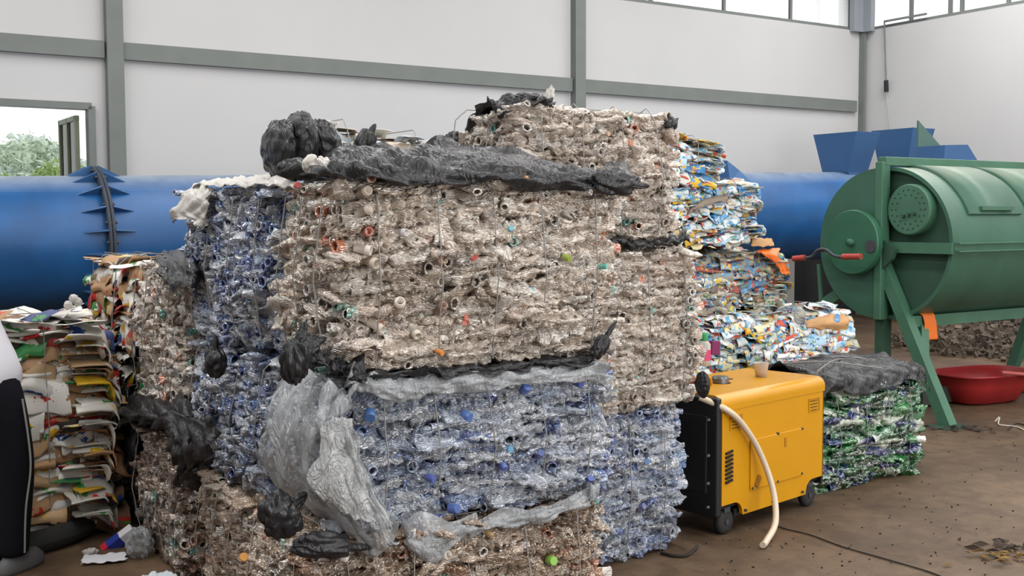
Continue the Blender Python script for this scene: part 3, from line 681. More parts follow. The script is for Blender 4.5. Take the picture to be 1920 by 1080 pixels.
# black plastic along the top edge of the big clear bale
px = [604, 640, 700, 780, 870, 960, 1050, 1110, 1160, 1192]
ty = [318, 292, 284, 283, 286, 296, 312, 322, 320, 344]
ly = [330, 338, 328, 352, 350, 340, 344, 348, 366, 352]
rows = [[onf(x, t + 4, .34) for x, t in zip(px, ty)], [onf(x, t, .12) for x, t in zip(px, ty)], [onf(x, t * .6 + l * .4, -.02) for x, t, l in zip(px, ty, ly)], [onf(x, l, -.065) for x, l in zip(px, ly)]]
sheet('plastic_wrap', M['black'], rows, 3, .014, folds=(10, 7), res=14, parent=BL['C'], label='black plastic sheet bunched along the top edge')
lump('bag_knot', M['black'], onf(1150, 342, -.06), (.045, .035, .10), 5, (0, R_(95), TH), 'black twisted end of the sheet', parent=BL['C'], tail=.5)
# film over the top front edge of B1
px = [645, 700, 770, 850, 940, 1040, 1135]
ty = [700, 706, 710, 700, 696, 690, 684]; ly = [738, 748, 752, 738, 728, 716, 714]
rows = [[onf(x, t - 6, .04) for x, t in zip(px, ty)], [onf(x, t, -.03) for x, t in zip(px, ty)], [onf(x, (t + l) / 2, -.07) for x, t, l in zip(px, ty, ly)], [onf(x, l, -.06) for x, l in zip(px, ly)]]
sheet('film_wrap', M['clearfilm'], rows, 4, .010, folds=(10, 2), parent=BL['B1'], label='clear grey film folded over the top edge')
# big hanging film at its left corner
L_ = [[(560, 668), (600, 690), (640, 720), (662, 745)], [(528, 740), (570, 735), (612, 760), (650, 790)], [(508, 800), (548, 810), (600, 800), (664, 812)],
      [(510, 862), (560, 880), (620, 850), (676, 870)], [(540, 915), (590, 930), (650, 920), (700, 920)], [(600, 955), (640, 975), (690, 985), (735, 985)], [(660, 1000), (690, 1030), (720, 1034), (742, 1026)]]
nn4 = [.30, .12, -.06, -.09]
rows = []
for k, r in enumerate(L_):
    rows.append([onf(p[0], p[1], nn4[q] - .02 * k * (q > 0)) for q, p in enumerate(r)])
sheet('film_wrap', M['clearfilm'], rows, 6, .022, folds=(9, 2), res=14, ragged=.01, parent=BL['B1'], label='grey translucent film hanging loose over the corner')
# bright double layer flap
rows = [[onf(600, 795, -.12), onf(630, 782, -.13), onf(656, 786, -.13)], [onf(596, 850, -.14), onf(630, 840, -.16), onf(668, 848, -.14)], [onf(575, 898, -.15), onf(640, 905, -.18), onf(692, 905, -.15)], [onf(640, 960, -.17), onf(680, 975, -.19), onf(736, 985, -.16)]]
M['film2'] = film('crinkled_film', srgb(196, 198, 200), .75, .18, 34, 1, .9, 2.0, .010)
sheet('film_wrap', M['film2'], rows, 7, .008, folds=(3, 3), ragged=.004, parent=BL['B1'], label='bright crinkled film flap')
# film hanging along the bottom of B1
px = [742, 800, 870, 940, 1010, 1080, 1110]
ty = [985, 985, 985, 968, 958, 935, 925]; ly = [1012, 1058, 1000, 990, 976, 955, 938]
rows = [[onf(x, t, -.05) for x, t in zip(px, ty)], [onf(x, (t + l) / 2, -.08) for x, t, l in zip(px, ty, ly)], [onf(x, l, -.08) for x, l in zip(px, ly)]]
sheet('film_wrap', M['clearfilm'], rows, 8, .010, folds=(8, 3), parent=BL['B1'], label='clear film edge hanging below')
# white film on D2
rows = [[onl(x, y, uu) for x, y in pts] for uu, pts in ((.25, [(400, 340), (450, 336), (500, 334), (548, 333)]), (.02, [(372, 346), (430, 340), (490, 336), (560, 336)]), (-.05, [(368, 352), (430, 352), (490, 352), (556, 356)]))]
sheet('film_wrap', M['whitefilm'], rows, 9, .010, folds=(7, 3), ragged=.008, parent=BL['D2'], label='white film laid over the top')
rows = [[onl(366, 346, -.02), onl(385, 346, -.02), onl(405, 350, -.02)], [onl(345, 362, -.08), onl(368, 372, -.09), onl(394, 376, -.06)], [onl(328, 392, -.10), onl(358, 400, -.11), onl(392, 402, -.06)], [onl(333, 413, -.10), onl(362, 414, -.11), onl(392, 424, -.06)]]
sheet('film_wrap', M['whitefilm'], rows, 10, .010, folds=(3, 3), ragged=.01, parent=BL['D2'], label='white film scrap hanging off the corner')
# black bags
BG = 'black plastic bags caught between the bales'
def bg(px, py, n, r, seed, lab, rot=(0, 0, 0), tail=.4, plane='f', mat='black', nm='plastic_bag', fold=1.0):
    c = (onf if plane == 'f' else onl)(px, py, n); r = tuple(x * .78 for x in r)
    return lump(nm, M[mat], c, r, seed, (rot[0], rot[1], rot[2] + TH), lab, 'bag', tail, fold=fold)
bg(404, 676, -.10, (.05, .075, .085), 21, 'black bag lump on the left blue column, halfway up', plane='l')
bg(556, 672, -.04, (.06, .05, .095), 22, 'black bag standing at the left corner between clear and blue bales', (0, R_(15), 0), .5)
bg(575, 650, .0, (.05, .04, .06), 23, 'small black bag tip just under the big clear bale corner', (0, R_(70), 0), .6)
bg(528, 965, -.06, (.10, .05, .085), 24, 'black bag between the left blue bale and the brown front bale', (0, R_(60), 0), .4)
bg(608, 1024, -.15, (.055, .05, .125), 25, 'black bag flap lying under the hanging grey film', (0, R_(100), 0), .5)
bg(1125, 650, -.05, (.035, .03, .075), 26, 'black bag tuft at the right end of the clear bale gap', (0, R_(40), 0), .9)
bg(1258, 232, .60, (.04, .035, .045), 27, 'little black bag tip on the top corner of the tallest bale', (0, R_(60), 0), .6)
bg(848, 268, 1.2, (.06, .04, .09), 28, 'black bag wedge at the foot of the tallest bale', (0, R_(60), 0), .5)
bg(1318, 720, .55, (.04, .05, .075), 29, 'black bag scrap hanging above the generator end', (0, 0, 0), None, fold=.6)
rows = [[W(1.10, 1.16, 1.93), W(1.2, 1.16, 1.94), W(1.32, 1.16, 1.95)], [W(1.05, .92, 2.02), W(1.17, .92, 2.04), W(1.30, .94, 2.04)], [W(1.02, .72, 2.10), W(1.13, .68, 2.13), W(1.27, .68, 2.12)], [W(1.02, .64, 2.03), W(1.10, .58, 2.08), W(1.22, .57, 2.10)]]
sheet('plastic_wrap', M['black'], rows, 30, .012, folds=(5, 5), parent=BL['R3'], label='black plastic over the left shoulder')
bg(985, 184, .64, (.075, .06, .025), 31, 'crumpled black plastic at the peak of the tallest bale', (0, 0, 0), None)
# dark sheets in the gaps
def strip_sheet(pxs, tys, lys, n0_, n1_, seed, lab, parent=None, mat='black', cat='sheet', amp=.012, nm='plastic_sheet', plane='f'):
    fn = onf if plane == 'f' else onl
    rows = [[fn(x, t, n0_) for x, t in zip(pxs, tys)], [fn(x, (t + l) / 2, n1_) for x, t, l in zip(pxs, tys, lys)], [fn(x, l, n1_) for x, l in zip(pxs, lys)]]
    return sheet(nm, M[mat], rows, seed, amp, folds=(6, 2), parent=parent, label=lab, cat=None if parent else cat)
strip_sheet([1150, 1190, 1230, 1265, 1292], [438, 446, 448, 440, 432], [458, 464, 462, 456, 452], .70, .58, 41, 'black plastic sheet in the gap under the tallest bale')
strip_sheet([690, 760, 840, 930, 1020, 1120], [696, 700, 690, 684, 676, 660], [722, 704, 698, 690, 682, 672], .02, -.035, 42, 'black sheet edge in the gap under the big clear bale')
strip_sheet([560, 610, 660], [640, 670, 690], [664, 684, 704], .02, -.03, 43, 'short black sheet edge left under the big clear bale')
# sheet over E and its hanging tail
rows = [[onl(x, y, .02) for x, y in ((222, 738), (270, 735), (320, 740), (372, 758))], [onl(x, y, -.16) for x, y in ((216, 770), (262, 770), (318, 775), (380, 800))], [onl(x, y, -.17) for x, y in ((214, 800), (262, 792), (322, 812), (384, 858))]]
sheet('plastic_wrap', M['black'], rows, 44, .03, folds=(7, 4), parent=BL['E'], label='black sheet covering the top')
rows = [[onl(x, y, -.19) for x, y in ((322, 780), (350, 776), (386, 790))], [onl(x, y, -.22) for x, y in ((326, 830), (352, 832), (384, 838))], [onl(x, y, -.20) for x, y in ((340, 870), (352, 872), (364, 868))], [onl(x, y, -.18) for x, y in ((346, 900), (352, 906), (360, 902))]]
sheet('plastic_wrap', M['black'], rows, 45, .022, folds=(4, 4), parent=BL['E'], label='black tail hanging down')
rows = [[onl(x, y, uu) for x, y in pts] for uu, pts in ((.45, [(300, 480), (330, 474), (372, 470)]), (.05, [(290, 492), (330, 486), (376, 486)]), (-.07, [(300, 510), (335, 520), (376, 528)]))]
sheet('plastic_wrap', M['black'], rows, 46, .02, folds=(5, 3), parent=BL['F'], label='black sheet folded over the top')
strip_sheet([214, 232, 250], [742, 742, 748], [880, 884, 890], -.10, -.12, 47, 'dark plastic hanging between cardboard bale and dusty brown bale', plane='l')
# black wrap on the T bale
rows = [[onl(x, y, uu) for x, y in pts] for uu, pts in ((.30, [(520, 228), (545, 222), (580, 225)]), (.03, [(505, 245), (540, 226), (590, 230)]), (-.02, [(500, 275), (540, 270), (585, 275)]), (-.02, [(503, 318), (540, 330), (580, 320)]))]
for k, (x, y, r, rt) in enumerate([(524, 280, (.07, .17, .14), 0), (560, 272, (.08, .16, .16), 6), (602, 278, (.09, .14, .14), -10), (650, 300, (.12, .11, .08), 10), (685, 268, (.055, .03, .085), 30), (560, 318, (.10, .06, .05), 0)]):
    bg(x, y, .68 - .03 * (k % 2) - (.30 if k in (5,) else 0), r, 60 + k, None, (0, R_(rt), 0), .3 if k == 4 else None, fold=.55).name = 'black_wrap'
    o = bpy.context.scene.collection.objects[-1]; adopt(o, BL['T']); o['label'] = 'black bag wrapped round the end'
lump('plastic_cup', M['whitefilm'], onf(582, 308, .05), (.026, .026, .03), 71, (0, R_(20), 0), 'crumpled whitish cup at the left end of the black sheet', 'cup')
lump('plastic_cup', M['whitefilm'], onf(606, 312, .03), (.026, .026, .032), 72, (0, R_(-30), 0), 'second crumpled whitish cup, nearer the black sheet', 'cup')
lump('plastic_cup', M['whitefilm'], onf(1030, 184, .62), (.02, .02, .045), 73, (0, R_(10), 0), 'white plastic scrap sticking up from the tallest bale', 'scrap')
# K top cover
k0 = BL['K']; KM = Matrix.LocRotScale(k0.location, k0.rotation_euler, None)
rows = []
for y, z in ((.30, .66), (.10, .72), (-.12, .695), (-.28, .67), (-.33, .59)):
    rows.append([KM @ Vector((x, y + .02 * math.sin(x * 7), z + .012 * math.sin(x * 9 + y * 5) - (.05 if x > .45 and z < .6 else 0))) for x in (-.49, -.3, -.1, .1, .3, .42, .5)])
sheet('plastic_wrap', M['black'], rows, 51, .009, folds=(7, 6), parent=k0, label='black sheet tied over the top', res=14)
for a, b_ in (((-.48, -.26), (.35, .1)), ((-.47, .12), (.1, -.28)), ((-.2, .27), (.4, -.2))):
    o = MB().tube(spline([KM @ Vector((a[0], a[1], .715)), KM @ Vector(((a[0] + b_[0]) / 2, (a[1] + b_[1]) / 2 + .02, .73)), KM @ Vector((b_[0], b_[1], .69))], 6), .004, 6).build('strap_wire', M['wire']); adopt(o, k0)
strip_sheet([1545, 1600, 1660], [940, 942, 925], [952, 956, 936], 0, 0, 52, 'black plastic scrap under the green bale edge') if False else None

# ------------------------------------------------------------------ big blue drum along the back wall
def dusty(name, c, d, rough):
    """paint with dust settled on the upward faces"""
    m, n, l, b = new_mat(name)
    g = n.new('ShaderNodeNewGeometry'); sp = n.new('ShaderNodeSeparateXYZ'); l.new(g.outputs['True Normal'], sp.inputs[0])
    nz = n.new('ShaderNodeTexNoise'); nz.inputs['Scale'].default_value = 3; nz.inputs['Detail'].default_value = 8; l.new(g.outputs['Position'], nz.inputs['Vector'])
    mr = n.new('ShaderNodeMapRange'); mr.inputs[1].default_value = .72; mr.inputs[2].default_value = 1.0; mr.inputs[3].default_value = 0; mr.inputs[4].default_value = 1.5; l.new(sp.outputs['Z'], mr.inputs[0])
    mu = n.new('ShaderNodeMath'); mu.operation = 'MULTIPLY'; mu.use_clamp = True; l.new(mr.outputs[0], mu.inputs[0]); l.new(nz.outputs[0], mu.inputs[1])
    r = n.new('ShaderNodeValToRGB'); r.color_ramp.elements[0].position = .3; r.color_ramp.elements[1].position = .7
    r.color_ramp.elements[0].color = (*[x * .82 for x in c], 1); r.color_ramp.elements[1].color = (*[min(1, x * 1.18) for x in c], 1); l.new(nz.outputs[0], r.inputs[0])
    mx = n.new('ShaderNodeMix'); mx.data_type = 'RGBA'; l.new(mu.outputs[0], mx.inputs[0]); l.new(r.outputs[0], mx.inputs[6]); mx.inputs[7].default_value = (*d, 1)
    l.new(mx.outputs[2], b.inputs['Base Color']); b.inputs['Roughness'].default_value = rough
    bp = n.new('ShaderNodeBump'); bp.inputs['Strength'].default_value = .2; bp.inputs['Distance'].default_value = .02; l.new(nz.outputs[0], bp.inputs['Height']); l.new(bp.outputs[0], b.inputs['Normal'])
    return m
M['blue'] = dusty('blue_paint', srgb(22, 84, 142), srgb(150, 162, 176), .4)
M['blue2'] = simple('blue_sheet', srgb(52, 94, 142), .5, var=.06, vscale=2)
M['darkgrey'] = simple('dark_grey_steel', srgb(58, 60, 66), .55)
M['dust'] = simple('dusty_top', srgb(128, 140, 150), .8, var=.25, vscale=5)
def line_pts(u, n, z): return W(u, n, z)
p0 = W(-6.0, 7.5, 1.25); p1 = W(12.0, 7.5, 1.655)
ax = (p1 - p0).normalized(); sd = Vector((0, 0, 1)).cross(ax).normalized(); up = ax.cross(sd)
PR = .61; PL = (p1 - p0).length
drum = empty('rotary_drum', p0, 0, 'long blue steel drum running along the white back wall', 'machine')
DM = Matrix((ax, sd, up)).transposed()          # local x = axis
drum.rotation_euler = DM.to_euler()
prof = [(0, 0), (PR, 0), (PR, PL), (0, PL)]
MB().lathe(prof[1:3], seg=96).lathe([(0, 0), (PR, 0)], seg=96, smooth=False).lathe([(PR, PL), (0, PL)], seg=96, smooth=False).build('drum_shell', M['blue'], drum)
def u_of(px, n, z=1.5):
    p = onf(px, 500, n); return (p - O).dot(U)
fx = (onf(178, 440, 7.5) - p0).dot(ax)
fl = MB().lathe([(PR, fx - .03), (PR + .09, fx - .03), (PR + .09, fx - .004), (PR, fx - .004)], seg=64).lathe([(PR, fx + .004), (PR + .09, fx + .004), (PR + .09, fx + .03), (PR, fx + .03)], seg=64)
fl.build('joint_flange', simple('blackened_steel', srgb(52, 60, 72), .6), drum)
for k in range(20):
    a = 2 * math.pi * k / 20 + .16
    for sg in (-1, 1):
        c, s_ = math.cos(a), math.sin(a); rad = Vector((0, c, s_)); tn = Vector((0, -s_, c)) * .008
        x0 = fx + sg * .03; P = [Vector((x0, 0, 0)) + rad * PR, Vector((x0 + sg * .20, 0, 0)) + rad * PR, Vector((x0, 0, 0)) + rad * (PR + .10)]
        MB().prism([p - P[0] for p in P], P[0] - tn, P[0] + tn).build('gusset_fin', M['blue2'], drum)
for k in range(24):
    a = 2 * math.pi * k / 24
    MB().tube([(fx - .05, (PR + .065) * math.cos(a), (PR + .065) * math.sin(a)), (fx + .05, (PR + .065) * math.cos(a), (PR + .065) * math.sin(a))], .016, 6).build('bolt', M['darkgrey'], drum)
for u in (-3.5, 3.5, 9.6):
    zt = 1.25 + (u + 6) / 18 * .405 - PR - .02
    c = (W(u, 7.5, 0))
    st = empty('drum_cradle', c, TH, 'grey concrete cradle under the blue drum ' + {-3.5: 'at its far end outside the view', 3.5: 'behind the bale stacks', 9.6: 'beside the orange strip'}[u], 'support')
    for y_ in (-.42, .42): MB().box((0, y_, zt / 2 + .04), (.14, .14, zt + .08)).build('post', simple('grey_post', srgb(120, 118, 116), .8), st)
    MB().box((0, 0, zt - .06), (.2, .9, .12)).build('cross_bar', M['darkgrey'], st)
# clip board of feed chute folded on the drum
hb = MB()
A0 = (onf(1362, 318, 7.2)); 
ch = empty('inlet_hatch', A0, TH, 'small tilted blue metal hatch lying on the blue drum beside the pouch bale', 'hatch')
MB().hexa([Vector(v) for v in ((-.22, -.3, -.16), (.2, -.3, -.20), (.2, .1, -.1), (-.22, .1, -.1), (-.2, -.22, .10), (.02, -.22, -.02), (.02, .1, .0), (-.2, .1, .12))]).build('hatch_plate', M['blue2'], ch)

# hoppers on the drum end
def hopper(name, px_c, top, n0_, wu, wn, h_, tb, lab, mat2=None):
    c = onf(px_c[0], px_c[1], n0_); base = c - Vector((0, 0, h_))
    r = empty(name, base, TH, lab, 'hopper')
    T_ = [(0, 0), (wu, 0), (wu, wn), (0, wn)]; iu, jn = tb
    B_ = [(iu * .4, jn), (wu - iu, jn), (wu - iu, wn - jn), (iu * .4, wn - jn)]
    t = .012; out = [Vector((*b, 0)) for b in B_] + [Vector((*p, h_)) for p in T_]
    mb = MB()
    for k in range(4):
        k2 = (k + 1) % 4; a, b, c2, d = out[k], out[k2], out[4 + k2], out[4 + k]
        nrm = (b - a).cross(d - a).normalized() * t
        mb.hexa([a, b, b - nrm, a - nrm, d, c2, c2 - nrm, d - nrm])
    mb.build('hopper_wall', M['blue2'], r)
    MB().box((wu / 2, wn / 2, -.03), (wu - iu * 1.2, wn - 2 * jn, .08)).build('hopper_neck', mat2 or M['blue2'], r)
    return r
hopper('feed_hopper', (1606, 246), 0, 7.1, .50, .78, .56, (.07, .16), 'blue feed hopper on the drum right below the corner column')
hopper('feed_hopper', (1712, 239), 0, 7.1, .50, .74, .56, (.10, .12), 'second blue feed hopper, next to the pointed green plate')
c = onf(1772, 272, 5.3)

lo = empty('discharge_chute', c, TH, 'low blue chute with a pointed green plate beyond the feed hoppers', 'chute')
MB().hexa([Vector(v) for v in ((-.05, 0, -.5), (1.0, 0, -.5), (1.0, .4, -.5), (-.05, .4, -.5), (.0, 0, .0), (.45, 0, .02), (.45, .4, .02), (.0, .4, 0))]).build('chute_body', M['blue2'], lo)
M['dgreen'] = simple('dull_green_paint', srgb(78, 106, 96), .6)
MB().prism([Vector((0, 0, 0)), Vector((0, 0, .58)), Vector((.86, 0, .0))], (.02, .405, -.25), (.02, .43, -.25)).build('green_plate', M['dgreen'], lo)


# ------------------------------------------------------------------ green drum machine
M['green'] = dusty('green_paint', srgb(54, 94, 76), srgb(128, 140, 124), .45)
M['green2'] = simple('green_paint_fresh', srgb(46, 96, 72), .45, var=.08, vscale=4)
M['gframe'] = simple('green_frame_paint', srgb(64, 106, 84), .5, var=.12, vscale=5)
M['gdark'] = simple('green_paint_dark', srgb(44, 76, 60), .6, var=.2, vscale=4)  # darker green for the end plate, rear legs and small parts
uf, nf = 5.88, 2.51; ZA, RD = 1.39, .61; LD = 2.6
gm = empty('screening_drum', W(uf, nf, 0), TH, 'green drum machine on splayed legs beside the yellow generator', 'machine')
def loc(p): # world -> machine frame
    d = p - W(uf, nf, 0); return Vector((d.dot(U), d.dot(N), d.z))
c = Vector((0, 0, ZA))
def cl(prof, a0=0, a1=2 * math.pi, seg=72, cen=c):
    return MB().lathe(prof, Matrix.Translation(cen), seg, a0, a1)
shell = MB().lathe([(RD, 0), (RD, LD)], Matrix.Translation(c), 96).lathe([(RD - .03, .06), (RD - .03, 0), (RD, 0)], Matrix.Translation(c), 96, smooth=False).lathe([(RD, LD), (0, LD)], Matrix.Translation(c), 96, smooth=False)
shell.build('drum_shell', M['green'], gm)
MB().lathe([(0, .05), (RD - .02, .05)], Matrix.Translation(c), 96, smooth=False).build('end_plate', M['gdark'], gm)
# local angle: cos -> y (away from camera side is +), sin -> z
MB().lathe([(0, -.10), (RD - .01, -.10), (RD - .01, .04)], Matrix.Translation(c), 60, -math.pi * .52, math.pi * .5, smooth=False).build('half_guard', M['green'], gm, bevel=0)
MB().box((-.06, .0, ZA + .02), (.1, .07, 1.26)).build('end_post', M['gframe'], gm, bevel=.006)
MB().box((.98, 0, ZA + RD + .045), (2.1, .08, .07)).build('top_beam', M['gframe'], gm, bevel=.006)
d1 = loc(onl(1601, 454, uf - .16)); d2 = loc(onl(1706, 393, uf - .03))
MB().lathe([(0, -.03), (.255, -.03), (.262, -.02), (.262, .03), (0, .03)], Matrix.Translation(Vector((-.16, d1.y, d1.z))), 64, smooth=False).lathe([(0, -.07), (.03, -.07), (.03, 0)], Matrix.Translation(Vector((-.16, d1.y, d1.z))), 16).build('pulley_cover', M['green2'], gm)
pd = MB().lathe([(0, -.02), (.19, -.02), (.2, -.01), (.2, .08)], Matrix.Translation(Vector((-.03, d2.y, d2.z))), 64, smooth=False)
pd.build('perforated_disc', M['gframe'], gm)
hm = MB()
for r_, k_ in ((.155, 20), (.115, 14)):
    for k in range(k_):
        a = 2 * math.pi * k / k_; p = Vector((-.053, d2.y + r_ * math.cos(a), d2.z + r_ * math.sin(a))); hm.tube([p, p + Vector((.004, 0, 0))], .006, 6)
hm.build('disc_holes', M['charcoal'], gm)
for k in range(3): MB().tube([(-.02, d2.y - .06 + .05 * k, d2.z - .03 - .01 * k), (-.075, d2.y - .06 + .05 * k, d2.z - .03 - .01 * k)], .014, 8).build('bolt', M['gdark'], gm)
# horizontal clamp flange round the shell and along both sides
for sg in (-1, 1):
    MB().box((LD / 2, sg * (RD + .03), ZA - .05), (LD, .06, .012)).box((LD / 2, sg * (RD + .03), ZA + .01), (LD, .06, .012)).box((LD / 2, sg * (RD + .008), ZA - .02), (LD, .02, .06)).build('side_flange', M['gframe'], gm)
MB().box((-.0, -RD / 2 - .02, ZA - .03), (.06, RD - .02, .085)).build('end_rail', M['gframe'], gm)
MB().prism([Vector((0, .10, .14)), Vector((0, -.16, 0)), Vector((0, -.13, -.08)), Vector((0, .05, -.24))], (-.10, 0, ZA - .04), (-.06, 0, ZA - .04)).build('bearing_plate', M['gdark'], gm)
MB().tube([(-.2, 0, ZA - .02), (.2, 0, ZA - .02)], .05, 20).build('shaft', M['darkgrey'], gm)
# curved inspection lids
for x0, x1 in ((.24, .92), (1.02, 1.75), (1.85, 2.5)):
    MB().lathe([(RD + .001, x0), (RD + .022, x0), (RD + .022, x1), (RD + .001, x1)], Matrix.Translation(c), 40, math.pi * .5, math.pi * .88).build('inspection_lid', M['green'], gm)
    a = math.pi * .86; MB().box(((x0 + x1) / 2, (RD + .04) * math.cos(a), ZA + (RD + .04) * math.sin(a)), (x1 - x0 - .26, .03, .03)).build('lid_handle', M['gframe'], gm)
# legs
def lp(px, py): return loc(onl(px, py, uf - .02))
lt, lf = lp(1652, 486), lp(1779, 806); lf.z = 0
MB().beam(lt, lf, .09, .09, up=Vector((1, 0, 0))).build('leg', M['gframe'], gm)
MB().beam(Vector((0, .02, ZA - .2)), Vector((0, .02, 0)), .09, .09, up=Vector((1, 0, 0))).build('leg', M['gdark'], gm)
MB().box((lf.x, lf.y, .006), (.3, .2, .012)).build('foot_plate', M['gdark'], gm)
bj = lt.lerp(lf, (ZA - .02 - .76) / (ZA - .02 + .12)); zb = .775
tb_ = (lt.z - zb) / lt.z; bj = lt.lerp(lf, tb_)
MB().beam(Vector((0, bj.y, zb)), Vector((LD, bj.y, zb)), .07, .09).build('side_rail', M['gframe'], gm)
q0 = Vector((.17, bj.y, zb - .03)); q1 = lt.lerp(lf, .62)
MB().beam(q0, q1, .075, .075, up=Vector((1, 0, 0))).build('brace', M['gframe'], gm)
a1, a2, a3 = lp(1650, 552), lp(1575, 548), lp(1510, 596)
MB().beam(a1, a2, .07, .08).build('base_arm', M['gframe'], gm)
MB().beam(a2 + Vector((0, -.02, 0)), a3, .07, .09).build('base_arm', M['gframe'], gm)
MB().beam(a3, Vector((a3.x, a3.y, 0)), .05, .05, up=Vector((1, 0, 0))).build('leg', M['gdark'], gm)
a4 = lp(1536, 495); a5 = lp(1540, 566); MB().tube([a4, a5], .022, 10).build('upright_rod', M['gframe'], gm)
MB().beam(Vector((LD, -.5, ZA - .5)), Vector((LD, bj.y - .25, 0)), .09, .09, up=Vector((1, 0, 0))).build('leg', M['gframe'], gm)
MB().beam(Vector((LD, .3, ZA - .5)), Vector((LD, .6, 0)), .09, .09, up=Vector((1, 0, 0))).build('leg', M['gframe'], gm)
for x in (0.5, LD - .3): MB().beam(Vector((x, bj.y, zb)), Vector((x, .5, zb)), .07, .07).build('cross_rail', M['gdark'], gm)
# handlebar leaning on the machine
pts = [onl(1490, 485, uf - .34), onl(1520, 482, uf - .34), onl(1532, 470, uf - .34), onl(1548, 468, uf - .34), onl(1566, 480, uf - .34), onl(1590, 482, uf - .34), onl(1614, 481, uf - .34)]
hb = empty('crank_handlebar', pts[0], 0, 'bent handlebar with two red grips in front of the green pulley cover', 'handlebar')
P = [p - pts[0] for p in pts]
MB().tube(spline(P, 6), .013, 10).build('bar', M['darkgrey'], hb)
M['redgrip'] = simple('red_rubber', srgb(168, 62, 52), .6)
MB().tube([P[0] - Vector((.01, 0, 0)), P[0].lerp(P[1], .65)], .024, 14).build('grip', M['redgrip'], hb)
MB().tube([P[4].lerp(P[5], .6), P[6]], .024, 14).build('grip', M['redgrip'], hb)
MB().tube([P[3], P[3] + Vector((0, .25, -.02))], .014, 8).build('stem', M['darkgrey'], hb)

# orange cloth over the rail
M['orange'] = simple('orange_plastic', srgb(226, 112, 34), .45, bump=(12, .3, .01))
xr = loc(onl(1750, 606, uf)).x
def mp(x, y, z): return W(uf, nf, 0) + U * x + N * y + Vector((0, 0, z))
xa, xb = .12, .27
rows = [[mp(xa - .05, bj.y + .05, zb + .02), mp(xa + .03, bj.y + .05, zb + .02), mp(xb - .04, bj.y + .05, zb + .0)], [mp(xa - .06, bj.y, zb + .065), mp(xa + .04, bj.y, zb + .06), mp(xb - .02, bj.y, zb + .058)],
        [mp(xa + .0, bj.y - .05, zb + .03), mp(xa + .07, bj.y - .05, zb + .03), mp(xb - .01, bj.y - .05, zb + .03)], [mp(xa + .01, bj.y - .055, zb - .15), mp(xa + .09, bj.y - .06, zb - .15), mp(xb + .03, bj.y - .055, zb - .15)]]
sheet('orange_strip', M['orange'], rows, 81, .003, folds=(1, 1), label='orange plastic strip folded over the green rail', cat='strip', ragged=.002, thick=.004)
rows = [[onf(1418, 470, 1.90), onf(1440, 467, 1.90), onf(1462, 466, 1.90)], [onf(1425, 474, 1.86), onf(1448, 476, 1.84), onf(1458, 480, 1.84)], [onf(1452, 492, 1.84), onf(1460, 492, 1.84), onf(1468, 490, 1.84)], [onf(1464, 512, 1.84), onf(1472, 513, 1.84), onf(1480, 512, 1.84)]]
sheet('orange_strip', M['orange'], rows, 82, .003, folds=(1, 1), label='orange plastic strip drooping from the middle pouch bales', cat='strip', ragged=.003, thick=.004)
rows = [[onf(1490, 678, 1.80), onf(1530, 676, 1.80), onf(1570, 680, 1.80), onf(1606, 681, 1.80)], [onf(1496, 686, 1.72), onf(1530, 688, 1.72), onf(1570, 690, 1.72), onf(1612, 690, 1.72)]]
sheet('orange_strip', M['orange'], rows, 83, .004, folds=(1, 1), label='orange plastic strip lying between the cup and the green bale', cat='strip', ragged=.003, thick=.004)
# cardboard pieces on the pouch bales
M['kraft'] = simple('brown_cardboard', srgb(176, 134, 88), .85, bump=(20, .2, .005), var=.06, vscale=4)
z1 = .995
rows = [[onz(1530, 598, z1 + .01), onz(1556, 592, z1 + .03), onz(1586, 590, z1 + .03)], [onz(1508, 604, z1 + .01), onz(1550, 601, z1 + .04), onz(1594, 602, z1 + .02)], [onz(1512, 614, z1 + .0), onz(1546, 616, z1 + .0), onz(1590, 616, z1 - .02)]]
cb = sheet('cardboard_piece', M['kraft'], rows, 84, .004, folds=(2, 1), label='brown cardboard piece with blue tape on the wide pouch bale', cat='cardboard', ragged=.006, thick=.004)
rows = [[r[1].lerp(r[2], .30) + Vector((0, -.012, .010)) for r in [rw]][0:1] + [r[1].lerp(r[2], .52) + Vector((0, -.012, .010)) for r in [rw]][0:1] for rw in rows]
o = sheet('blue_tape', simple('blue_tape', srgb(60, 120, 175), .4), rows, 85, .001, folds=(1, 1), ragged=0); adopt(o, cb); cb.matrix_parent_inverse = Matrix.Identity(4)
o.matrix_parent_inverse = Matrix.Translation(cb.location).inverted()
rows = [[onf(1300, 378, 1.98), onf(1340, 360, 2.1), onf(1368, 358, 2.2)], [onf(1292, 388, 1.90), onf(1330, 372, 1.90), onf(1370, 366, 1.90)], [onf(1292, 400, 1.84), onf(1325, 384, 1.82), onf(1362, 376, 1.82)]]
sheet('cardboard_piece', simple('grey_cardboard', srgb(134, 120, 106), .9, bump=(30, .3, .005)), rows, 86, .006, folds=(2, 1), label='grey brown corrugated board under the small topmost pouch bale', cat='cardboard', ragged=.006, thick=.006)
rows = [[onf(1410, 450, 1.98), onf(1430, 448, 2.0), onf(1448, 450, 2.0)], [onf(1408, 462, 1.88), onf(1430, 462, 1.86), onf(1452, 462, 1.86)]]
sheet('cardboard_piece', M['kraft'], rows, 87, .004, folds=(2, 1), label='torn brown board beside the drooping orange strip', cat='cardboard', ragged=.002, thick=.005)
lump('clear_jar', M['clearfilm'], onz(1499, 592, 1.03), (.035, .035, .05), 88, (0, 0, 0), 'small clear jar on the wide pouch bale at its back edge', 'jar', fold=.2)
MB().box((0, 0, 0), (.07, .05, .085)).build('carton', simple('magenta_card', srgb(128, 40, 86), .6), loc=onf(1338, 652, 1.78), rot=(.0, .05, TH), bevel=.004)
